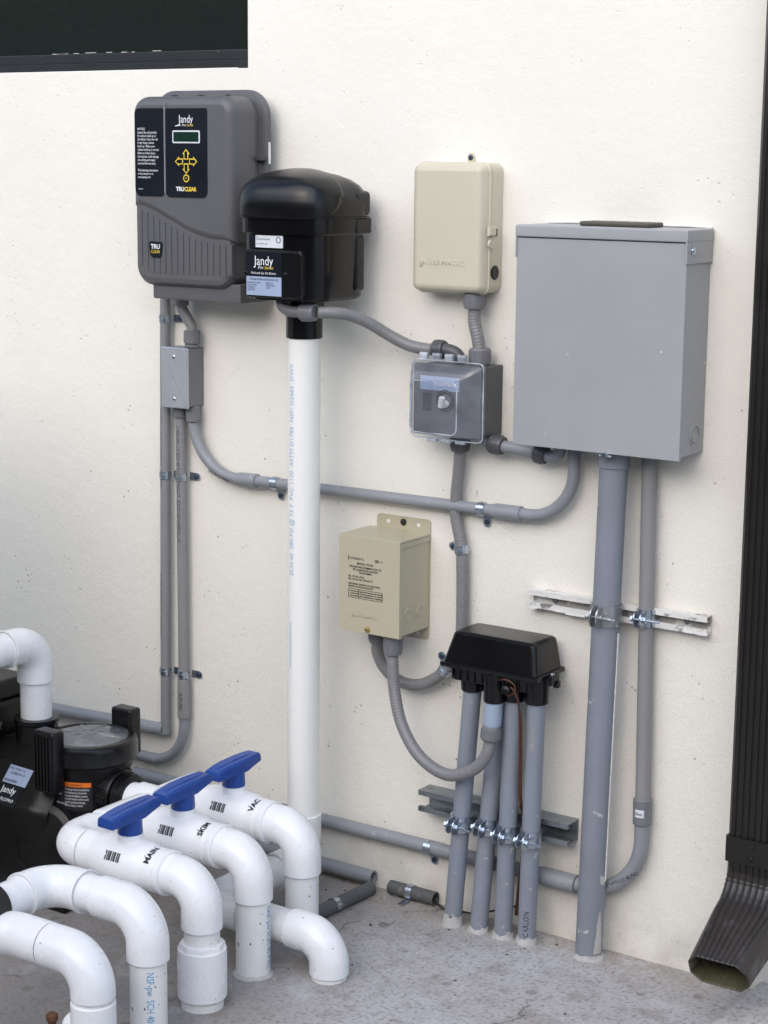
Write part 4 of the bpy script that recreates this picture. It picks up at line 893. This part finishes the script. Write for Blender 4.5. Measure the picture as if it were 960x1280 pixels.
# ================================================================== white valve lines
def valve_line(Y, X, label, word, drop, zz=.217, mirror=False):
    t = thing('pvc_valve_line', (X, Y, 0), label, 'pipe', 'white valve lines beside the pump')
    pipe(t, [(-.215, Y, zz), (.005, Y, zz)], 'pvc_dirty')
    elbow(t, (X, Y, zz), (-1, 0, 0), (0, 0, -1), 'pvc', L=.070, Lb=.080)
    vx = X-.157
    prof = [(.0335, -.098), (.0372, -.094), (.0372, -.070), (.0385, -.064), (.0400, -.058), (.0420, -.046), (.0445, -.030), (.0450, 0), (.0445, .030), (.0420, .044), (.0398, .052), (.0385, .056), (.0385, .070), (.0372, .072), (.0372, .080), (.0392, .083), (.0392, .0895), (.0365, .0920), (.0310, .0922)]
    vb = build('valve', MB().lathe(prof, (vx, Y, zz), (1, 0, 0), 36), 'pvc', t)
    build('stem_collar', MB().lathe([(.0225, .036), (.0225, .0505), (.0205, .0520)], (vx, Y, zz), FZ, 24), 'pvc', vb)
    m = MB().lathe([(.0210, .0525), (.0216, .054), (.0208, .074), (.0208, .086)], (vx, Y, zz), FZ, 24)
    # lever: long bar across the pipe, deep in the middle and at the near end, thin at the far end
    rings = []
    for y, w_, lo, hi in ((-.0620, .0160, .0785, .0920), (-.0600, .0182, .0765, .0945), (-.040, .0195, .0765, .0980), (-.018, .0205, .0765, .1000), (.018, .0205, .0770, .1010), (.040, .0188, .0820, .1015), (.0595, .0170, .0855, .1010), (.0615, .0150, .0870, .0990)):
        c = [(-w_, lo+.002), (-w_+.002, lo), (w_-.002, lo), (w_, lo+.002), (w_-.001, hi-.004), (w_-.005, hi), (-w_+.005, hi), (-w_+.001, hi-.004)]
        rings.append([Vector((vx+x, Y+y, zz+z)) for x, z in c])
    m.loft(rings); hn = build('handle', m, 'blue_plastic', vb, ang=40)
    m = MB(); rings = []
    for y, w_, h in ((-.050, .0030, .0955), (-.042, .0052, .0980), (.0, .0056, .1012), (.040, .0050, .1015), (.050, .0030, .1008)):
        rings.append([Vector((vx+x, Y+y, zz+z)) for x, z in ((-w_, h-.004), (-w_, h), (-w_+.0012, h+.0012), (w_-.0012, h+.0012), (w_, h), (w_, h-.004))])
    build('ridge', m.loft(rings), 'blue_plastic', hn, ang=40)
    # printed marks on the body
    pmk = MB(); rr = .0452; e0 = -1.05
    for k in range(9):
        xw = .0011+.0012*((k*7) % 3)/2; x = vx-.020+.0034*k
        for q in range(4):
            t0, t1 = .30+.09*q, .30+.09*q+.0905
            P = [Vector((xx_, Y-math.cos(tq)*rr, zz+math.sin(tq)*rr)) for tq in (t0, t1) for xx_ in (x, x+xw*1.6)]
            pmk.add(P, [(0, 1, 3, 2)])
    pmk.add([Vector((xx_, Y-math.cos(tq)*rr, zz+math.sin(tq)*rr)) for tq in (.30, .66) for xx_ in (vx-.022, vx-.0205)], [(0, 1, 3, 2)])
    build('printed_mark', pmk, 'ink_grey', vb)
    # hand-lettered name round the end collar
    vs_, fs = text_geo(word, .0150, 'CENTER', bold=.0006)
    def mp(p):
        th = 1.05+p.x/.0390; return Vector((vx+.062-p.y*1.0+.006, Y-math.cos(th)*.0391, zz+math.sin(th)*.0391))
    build('lettering', MB().add([mp(p) for p in vs_], fs), 'ink_black', vb)
    drop(t); return t
def drop_main(t):
    X, Y = .056, -.601
    pipe(t, [(X, Y, -.005), (X, Y, .16)], 'pvc_dirty')
    build('coupling', MB().lathe([(.0395, .016), (.0415, .019), (.0415, .101), (.0402, .1035)], (X, Y, 0), FZ, 36), 'pvc', t)
    build('bushing', MB().lathe([(.0392, .100), (.0392, .1085), (.0375, .1130), (.0305, .1132)], (X, Y, 0), FZ, 8), 'pvc', t)
    build('base_ring', MB().lathe([(.036, -.002), (.036, .0165)], (X, Y, 0), FZ, 32), 'pvc_dirty', t)
def drop_plain(X, Y, txt=None, side=1):
    def f(t):
        p = pipe(t, [(X, Y, -.005), (X, Y, .16)], 'pvc_dirty')
        if txt: cyl_text(txt, .016, (X, Y, .128), (0, 0, -1), (math.cos(.22), math.sin(.22), 0) if side == 2 else (-.05, -1, 0), RP, 'ink_blue', p, sx=.8)
        rn = random.Random(int(X*1000)); rings = []
        for z, r in ((-.002, .038), (.003, .035), (.007, .0318)):
            rings.append([Vector((X, Y, z))+Vector((math.cos(2*PI*q/24), math.sin(2*PI*q/24), 0))*(r-.003+rn.random()*.003*(z < .005)) for q in range(24)])
        build('cement_collar', MB().loft(rings), 'mortar', t)
    return f
valve_line(-.601, .056, 'white pipe with blue valve lettered MAIN and a wide white sleeve at the slab', 'MAIN', drop_main)
valve_line(-.453, .046, 'white pipe with the middle blue valve lettered SKIM and dirt speckled drop', 'SKIM', drop_plain(.046, -.453, 'NSF-pw SCH 40 PVC', 2))
valve_line(-.305, .040, 'white pipe with blue valve lettered VAC beside the tall white pipe', 'VAC', drop_plain(.040, -.305))
mf = thing('pvc_manifold', (-.255, -.45, 0), 'white manifold pipe joining the three blue handled valves to the black pump', 'pipe')
pipe(mf, [(-.252, -.57, .217), (-.252, -.27, .217)], 'pvc')
elbow(mf, (-.252, -.601, .217), (1, 0, 0), (0, 1, 0), 'pvc', L=.050, Lb=.070, bend=.042)
for Y in (-.453, -.305): build('tee', MB().tube([(-.252, Y-.055, .217), (-.252, Y+.055, .217)], RF, 28).tube([(-.252, Y, .217), (-.196, Y, .217)], RF, 28), 'pvc', mf)
pipe(mf, [(-.335, -.36, .219), (-.255, -.36, .218)], 'pvc')
build('tee', MB().tube([(-.295, -.36, .2185), (-.25, -.36, .218)], RF, 28), 'pvc', mf)

r4 = thing('pvc_pipe', (.069, -.749, 0), 'white pipe with light blue print on its drop and a black rubber coupling', 'pipe', )
pipe(r4, [(.069, -.749, -.005), (.069, -.749, .16)], 'pvc_dirty'); elbow(r4, (.069, -.749, .220), (-1, 0, 0), (0, 0, -1), 'pvc', L=.100, Lb=.082, bend=.055)
pipe(r4, [(-.12, -.749, .220), (.02, -.749, .220)], 'pvc'); elbow(r4, (-.140, -.749, .220), (1, 0, 0), (0, -1, 0), 'pvc', L=.078, Lb=.072, bend=.05)
pipe(r4, [(-.140, -.79, .220), (-.140, -.90, .220)], 'pvc')
build('lip', MB().ring((-.062, -.749, .220), (1, 0, 0), .033, .0362, -.006, 0, 28), 'pvc', r4); build('lip', MB().ring((-.140, -.821, .220), (0, -1, 0), .033, .0362, -.006, 0, 28), 'pvc', r4)
sleeve(r4, (-.140, -.872, .220), (-.140, -.98, .220), .0375, 'rubber', 'rubber_coupling', .004)
cyl_text('NSF-pw  SCH 40 PVC VV', .017, (.069, -.749, .128), (0, 0, -1), (.75, -.66, 0), RP, 'ink_blue', r4, sx=.72)
build('blue_line', MB().add([Vector((.069, -.749, z))+Vector((math.cos(t), math.sin(t), 0))*(RP+.0003) for z in (.02, .135) for t in (-2.28, -2.24)], [(0, 1, 3, 2)]), 'ink_blue', r4)
cyl_text('M', .012, (-.03, -.749, .220), (1, 0, 0), (0, -.25, .97), RP, 'ink_black', r4)
r5 = thing('pvc_pipe', (.073, -.88, 0), 'lowest white pipe with a dark seam line between its two elbows', 'pipe')
elbow(r5, (.073, -.88, .186), (-1, 0, 0), (0, 0, -1), 'pvc', L=.0915, Lb=.062, bend=.052, r=.0352); elbow(r5, (-.118, -.88, .186), (1, 0, 0), (-.25, -1, .12), 'pvc', L=.0985, Lb=.09, bend=.055, r=.0352)
build('seam', MB().lathe([(.0345, 0), (.0345, .0016)], (-.0195, -.88, .186), (1, 0, 0), 28), 'ink_black', r5)
pipe(r5, [(.073, -.88, .05), (.073, -.88, .15)], 'pvc_dirty'); pipe(r5, [(-.13, -.95, .196), (-.15, -1.10, .205)], 'pvc')
build('tee', MB().lathe([(.033, 0), (.0355, .002), (.0355, .116), (.033, .1185)], (.073, -.88, .0), FZ, 28).tube([(.073, -.88, .066), (.030, -.88, .066), (.022, -.88, .066)], [.030, .024, .018], 24), 'pvc', r5)
dk = thing('drain_cock', (.012, -.90, .03), 'small rusty brown drain fitting beside the lowest white pipe', 'fitting')
build('spout', MB().lathe([(.006, 0), (.008, .01), (.006, .024), (.0065, .036), (.0095, .040), (.0095, .048), (.006, .051)], (.004, -.90, .035), (.0, 0, 1), 16), 'rust', dk)
build('stem', MB().tube([(.024, -.888, .062), (.004, -.90, .058)], .005, 12), 'rust', dk)
build('foot', MB().lathe([(.011, 0), (.011, .03), (.007, .036)], (.004, -.90, 0), FZ, 8), 'rust', dk)

# ================================================================== pool pump
pp = thing('pool_pump', (-.46, -.36, 0), 'black pool pump with round clear strainer lid and orange warning label', 'pump')
PX, PY = -.425, -.36
build('strainer_pot', MB().lathe([(.060, .0), (.070, .03), (.074, .10), (.076, .20), (.078, .255), (.083, .268), (.083, .285)], (PX, PY, 0), FZ, 40), 'pump_black', pp)
ring_ = build('lid_ring', MB().lathe([(.070, .278), (.090, .280), (.0935, .284), (.0935, .308), (.0905, .317), (.0860, .3205), (.0760, .3215), (.0735, .3190), (.0735, .300)], (PX, PY, 0), FZ, 48, False), 'black_satin', pp)
lidc = build('lid', MB().lathe([(.0745, .310), (.0735, .3185), (.062, .3225), (.035, .3265), (.0, .3275)], (PX, PY, 0), FZ, 48), 'lid_plastic', pp)
spk = MB()
for k in range(8):
    t = k*PI/4+.2; e = Vector((math.cos(t), math.sin(t), 0))
    spk.tube([Vector((PX, PY, .3275))+e*.016, Vector((PX, PY, .3235))+e*.060], .0018, 6)
spk.ring((PX, PY, .3268), FZ, .014, .0175, 0, .0022, 24)
build('lid_rib', spk, 'lid_plastic', lidc)
build('strainer_basket', MB().lathe([(.072, .296), (.060, .296), (.056, .20), (0, .20)], (PX, PY, 0), FZ, 32), 'fitting', pp)
for s in (-1, 1):
    yc = PY+s*.098; kx = PX+.006*s
    m = MB().box(kx-.026, kx+.026, yc-.016, yc+.016, .262 if s > 0 else .235, .354, .006, 3)
    if s < 0:
        for q in range(6): m.box(kx-.022+.008*q, kx-.019+.008*q, yc-.0185, yc-.0155, .240, .345, .0008)
    build('lid_clamp', m, 'black_satin', pp)
build('inlet_boss', MB().lathe([(.050, 0), (.048, .045)], (PX+.04, PY, .219), (1, 0, 0), 32), 'pump_black', pp)
un = MB().lathe([(.042, .0), (.049, .003), (.049, .024), (.046, .028)], (-.366, PY, .219), (1, 0, 0), 36).lathe([(.040, .0), (.0425, .002), (.0425, .020), (.036, .023), (.031, .0235)], (-.338, PY, .219), (1, 0, 0), 36)
for k in range(12):
    t = 2*PI*k/12; e = Vector((0, math.cos(t), math.sin(t))); un.obox(Vector((-.353, PY, .219))+e*.049, (1, 0, 0), e, .022, .006, .008, .001)
build('union_nut', un, 'black_satin', pp)
build('volute', MB().lathe([(.05, -.085), (.088, -.080), (.100, -.066), (.104, -.03), (.104, .02), (.095, .045), (.080, .06), (.07, .10)], (-.575, PY, .175), (1, 0, 0), 40), 'pump_black', pp)
build('volute_front', MB().lathe([(.080, 0), (.078, .030), (.070, .046), (.060, .051), (.056, .0515), (.0555, .0495), (.03, .052), (0, .053)], (-.450, PY-.062, .128), (.15, -1, .22), 36), 'pump_black', pp)
prof = fillet([(0, PY+.10, .02), (0, PY-.115, .02), (0, PY-.122, .195), (0, PY-.066, .262), (0, PY-.03, .292), (0, PY+.06, .292), (0, PY+.10, .20)], [.02, .03, .03, .02, .03], 6)
sh = MB().loft([[Vector((x, PY+(p.y-PY)*k, .15+(p.z-.15)*k)) for p in prof] for x, k in ((-.640, .80), (-.628, .97), (-.61, 1), (-.475, 1), (-.452, .97), (-.435, .86))]); build('shoulder', sh, 'pump_black', pp, ang=50)
build('discharge_collar', MB().lathe([(.052, .24), (.044, .275), (.0405, .285), (.0405, .322), (.0435, .325), (.0435, .333), (.0310, .3335)], (-.561, PY, 0), FZ, 32), 'black_satin', pp)
build('motor', MB().lathe([(.04, -.36), (.075, -.35), (.080, -.33), (.080, -.10), (.070, -.09)], (-.575, PY, .185), (1, 0, 0), 36), 'pump_black', pp)
mtf = MB()
for k in range(12): mtf.ring((-.70-.018*k, PY, .185), (1, 0, 0), .078, .084, 0, .006, 28)
build('motor_fin', mtf, 'pump_black', pp)
build('control_housing', MB().box(-.90, -.635, PY-.07, PY+.075, .255, .352, .010, 3).box(-.90, -.640, PY-.06, PY+.065, .352, .392, .008, 3), 'pump_black', pp)
build('wire_loop', MB().tube(spline([(-.64, PY-.05, .30), (-.615, PY-.075, .285), (-.60, PY-.07, .30), (-.605, PY-.05, .325)], .006), .004, 8), 'black_satin', pp)
bf = MB().box(-.66, -.40, PY-.10, PY+.10, .0005, .020, .004)
build('base', bf, 'pump_black', pp)
for k in range(5): build('foot_rail', MB().tube([(-.655+.018*k, PY-.160, .010+.004*(k % 2)), (-.655+.018*k, PY+.08, .010+.004*(k % 2))], .0050, 10), 'zinc', pp)
# labels on the pot and housing
def pot_patch(name, t0, t1, z0, z1, mat, parent, r=.0785, n=10, cx=PX, cy=PY):
    m = MB(); return build(name, m.loft([[Vector((cx+math.cos(t0+(t1-t0)*k/n)*r, cy+math.sin(t0+(t1-t0)*k/n)*r, z)) for k in range(n+1)] for z in (z0, z1)], False, False, False), mat, parent)
A0 = -1.72
wl_ = pot_patch('warning_label', A0, A0+.98, .198, .253, 'ink_black', pp)
pot_patch('warning_band', A0+.02, A0+.95, .2435, .2525, 'ink_orange', wl_, .0791)
def pot_text(body, size, th0, z, mat, parent, r=.0793, sx=.85):
    vs_, fs = text_geo(body, size); build('printed_text', MB().add([Vector((PX+math.cos(th0+p.x*sx/r)*r, PY+math.sin(th0+p.x*sx/r)*r, z+p.y)) for p in vs_], fs), mat, parent)
pot_text('WARNING', .0075, A0+.36, .2450, 'ink_black', wl_)
pot_text('This pump must be installed by\na licensed pool professional.\nImproper installation creates\nelectrical hazards which could\nresult in property damage,\nserious injury or death.', .0062, A0+.30, .2370, 'ink_white', wl_, sx=.62)
pot_text('READ MANUAL', .0052, A0+.05, .2080, 'ink_white', wl_, sx=.7)
pot_patch('warning_mark', A0+.08, A0+.20, .2260, .2380, 'ink_white', wl_, .0792, 4)
# tilted data label on the sloping shoulder
ux = Vector((1, 0, -.03)).normalized(); uy = Vector((0, .056, .067)).normalized(); nrm = ux.cross(uy)
if nrm.y > 0: nrm = -nrm
lo = Vector((-.560, PY-.122, .195))+uy*.042+nrm*.0012
dl = build('data_label', MB().obox(lo+ux*.031+uy*.019, ux, uy, .060, .036, .0010), 'label_blue', pp)
text('SERIAL  MODEL  HP', .0052, lo+ux*.003+uy*.029+nrm*.0006, ux, uy, 'ink_black', dl, sx=.9); text('E198574 12', .0075, lo+ux*.012+uy*.0195+nrm*.0006, ux, uy, 'ink_black', dl); text('IIIIIIIIIIIIIIIIII', .0075, lo+ux*.003+uy*.0040+nrm*.0006, ux, uy, 'ink_black', dl)
nl = build('name_label', MB().obox(lo+ux*.029-uy*.021, ux, uy, .056, .040, .0008), 'label_navy', pp)
text('Jandy', .019, lo+ux*.008-uy*.018+nrm*.0006, ux, uy, 'ink_white', nl, sx=.9); text('VS FLOPRO', .0090, lo+ux*.004-uy*.034+nrm*.0006, ux, uy, 'ink_white', nl)

# discharge pipe
dpipe = thing('pvc_pipe', (-.561, -.36, .325), 'white pipe standing on the pump with an elbow turned away from the wall', 'pipe')
pipe(dpipe, [(-.561, -.36, .318), (-.561, -.36, .44)], 'pvc'); elbow(dpipe, (-.561, -.36, .482), (0, 0, -1), (0, -1, 0), 'pvc', L=.078, Lb=.080, bend=.050, r=.0350)
build('lip', MB().ring((-.561, -.440, .482), (0, -1, 0), .033, .0366, -.006, 0, 28), 'pvc', dpipe); pipe(dpipe, [(-.561, -.40, .482), (-.561, -.70, .480)], 'pvc')
elbow(dpipe, (-.561, -.74, .480), (0, 1, 0), (-1, 0, 0), 'pvc', L=.078, bend=.05, r=.0350); pipe(dpipe, [(-.60, -.74, .480), (-.69, -.74, .480)], 'pvc')
ft = thing('unseen_filter', (-.95, -.74, 0), 'unseen tan filter tank on the pump pipe, added to shade the wall', 'filter')  # tank out of view, added off frame to shade the lower left wall
build('tank', MB().lathe([(.22, .0), (.23, .02), (.26, .06), (.28, .14), (.28, .60), (.285, .605), (.285, .66), (.28, .665), (.28, .95), (.25, 1.05), (.18, 1.12), (.08, 1.15), (0, 1.155)], (-.95, -.74, 0), FZ, 48), 'beige', ft)
build('clamp_band', MB().ring((-.95, -.74, .605), FZ, .284, .296, 0, .05, 48), 'black_satin', ft)
build('air_valve', MB().lathe([(.03, 0), (.03, .05), (.015, .06), (.015, .09)], (-.95, -.74, 1.15), FZ, 20), 'black_satin', ft)

# ================================================================== downspout
ds = thing('downspout', (.808, -.04, 0), 'dark brown ribbed metal downspout with its elbow kicking out above the slab', 'downspout')
def ds_outline(w_, d_, groove=.0026, ng=8, cham=.006):
    """section in local (x along wall, y depth) with vertical flutes on the front and sides"""
    pts = []; hw, hd = w_/2, d_/2
    def side(p0, p1, nrm, n):
        p0 = Vector(p0); p1 = Vector(p1); out = []
        for k in range(n*6+1):
            f = k/(n*6); q = p0+(p1-p0)*f; e = min(f, 1-f); q = q-Vector(nrm)*groove*max(0, math.sin(f*n*2*PI-PI/2))*(1 if e > .04 else 0); out.append((q.x, q.y))
        return out
    c = cham
    pts += side((-hw+c, -hd), (hw-c, -hd), (0, -1), ng); pts += side((hw, -hd+c), (hw, hd-c), (1, 0), max(2, ng-2)); pts += side((hw-c, hd), (-hw+c, hd), (0, 1), ng); pts += side((-hw, hd-c), (-hw, -hd+c), (-1, 0), max(2, ng-2))
    return pts
oo = ds_outline(.102, .078); DX, DY = .808, -.0415
build('pipe', MB().loft([[Vector((DX+x, DY+y, z)) for x, y in oo] for z in (.236, 3.1)]), 'downspout_brown', ds)
sb_ = build('strap', MB().loft([[Vector((DX+x, DY+y, z)) for x, y in rrect(-.0535, .0535, -.0425, .0400, .004, 4)] for z in (.254, .298)], False, False).loft([[Vector((DX+x*s_, DY+y*s_, z)) for x, y in rrect(-.0535, .0535, -.0425, .0400, .004, 4)] for s_, z in ((1, .298), (.94, .298))], False, False), 'downspout_brown', ds)
for z in (.286, .266): screw((DX-.006, DY-.0425, z), (0, -1, 0), .0042, 'downspout_brown', sb_)
# elbow: centre line in the Y-Z plane
ctrl = fillet([(0, 0, .252), (0, 0, .188), (0, -.166, .1105)], .085, 12)
path = [(p.y, p.z) for p in resample([Vector(q) for q in spline(ctrl, .004)], .0045)]
el = MB(); rings = []; npth = len(path)
for i, (y, z) in enumerate(path):
    a = Vector(path[max(0, i-1)]); b = Vector(path[min(npth-1, i+1)]); t = (b-a).normalized(); nrm = Vector((t.y, -t.x))
    f = i/(npth-1); crimp = max(0, 1-abs(f-.22)/.24)
    sc = 1.0+.030*crimp*(.5-.5*math.cos(2*PI*i/3.0))
    g2 = .0026*(1-.55*max(0, (f-.7)/.3)); dd = .078*(1-.24*f)
    o2 = ds_outline(.102*(1+.02*f), dd, g2, 8, .006+.012*max(0, (f-.55)/.45))
    rings.append([Vector((DX+x*sc, DY+y+nrm.x*yy*sc, z+nrm.y*yy*sc)) for x, yy in o2])
el.loft(rings, False, False); eo = build('elbow', el, 'downspout_worn', ds, ang=50)
so = eo.modifiers.new('thickness', 'SOLIDIFY'); so.thickness = .0012; so.offset = -1; eo.data.materials.append(MATS['downspout_inside']); so.material_offset = 1; so.material_offset_rim = 0
# ================================================================== small stuff on the slab
rn = random.Random(21); m = MB()
def chip(m, x, y, s):
    m.obox((x, y, s*.3), (rn.uniform(-1, 1), rn.uniform(-1, 1), rn.uniform(-.2, .2)), (rn.uniform(-1, 1), rn.uniform(-1, 1), .3), s, s*.7, s*.5)
for k in range(420):
    x = rn.uniform(-.1, .62); y = -abs(rn.gauss(0, .045))-.004; chip(m, x, y, rn.uniform(.0010, .0030))
for k in range(220):
    fx, fy = rn.choice(feet+[(.485, -.045), (.046, -.453), (.164, -.39)]); chip(m, fx+rn.gauss(0, .045), min(-.004, fy-abs(rn.gauss(0, .05))), rn.uniform(.0012, .0038))
build('concrete_crumbs', m, 'debris', kind='stuff', label='pale cement crumbs scattered along the foot of the wall', cat='crumbs')
m = MB()
for k in range(34):
    x = rn.uniform(-.1, .75); y = rn.uniform(-.45, -.01); s = rn.uniform(.0010, .0032)
    m.obox((x, y, .0012), (rn.uniform(-1, 1), rn.uniform(-1, 1), 0), (0, 1, .3), s*rn.uniform(1, 2.4), s*.6, .001)
build('leaf_bits', m, 'dark_debris', kind='stuff', label='dark bits of dry leaf and grit on the concrete', cat='debris')
bw = thing('black_wire', (.2, -.02, .0), 'thin black wire lying on the slab behind the grey risers', 'wire')
build('strand', MB().tube(spline([(.136, -.016, .012), (.16, -.022, .004), (.20, -.02, .006), (.24, -.03, .016), (.285, -.014, .03), (.33, -.016, .05)], .01), .0018, 8), 'rubber', bw)

# unseen hedge added across the yard to darken reflections, window included
hg = thing('hedge', (-7.0, -6.0, 0), 'unseen dark green hedge added across the yard to darken reflections', 'hedge')
rn = random.Random(5); m = MB()
for k in range(16000):
    x = rn.uniform(-14, 10); z = rn.uniform(.05, 3.3)*(1-.10*abs(math.sin(x*1.3))-.06*math.sin(x*4.1)); y = -6.2+rn.gauss(0, .28)
    s = rn.uniform(.06, .13); a = Vector((rn.gauss(0, 1), rn.gauss(0, 1), rn.gauss(0, 1))).normalized(); d, u, v = frame_of(a); c = Vector((x, y, z))
    m.add([c-u*s, c-v*s*.5, c+u*s, c+v*s*.5], [(0, 1, 2, 3)])
m.box(-14, 10, -6.5, -6.3, 0, 2.75, .1)
build('crown', m, 'leaf_dark', hg)
tk = MB()
for k in range(28): tk.tube([(-11.5+.8*k, -6, 0), (-11.4+.8*k, -6.05, 1.4), (-11.5+.8*k, -6, 2.6)], [.06, .045, .015], 8)
build('trunk', tk, 'bark', hg)

# board fence in front of the hedge, also mirrored in the window
M('fence_green', (.030, .034, .026), .75, var=.35, vscale=7)
fc = thing('garden_fence', (-6.5, -5.6, 0), 'dark green board fence in front of the hedge across the yard', 'fence')
board = None; xx = -9.0; rn = random.Random(8)
while xx < -4.0:
    build('board', MB().box(xx, xx+.285, -5.62, -5.60, .03, 2.12+.012*rn.random(), .003), 'fence_green', fc); xx += .29
build('rail', MB().box(-9.0, -4.0, -5.66, -5.622, .45, .54), 'fence_green', fc); build('rail', MB().box(-9.0, -4.0, -5.66, -5.622, 1.75, 1.84), 'fence_green', fc)
for k in range(6): build('post', MB().box(-9.02+k*.995, -8.93+k*.995, -5.76, -5.662, 0, 2.22, .004), 'fence_green', fc)
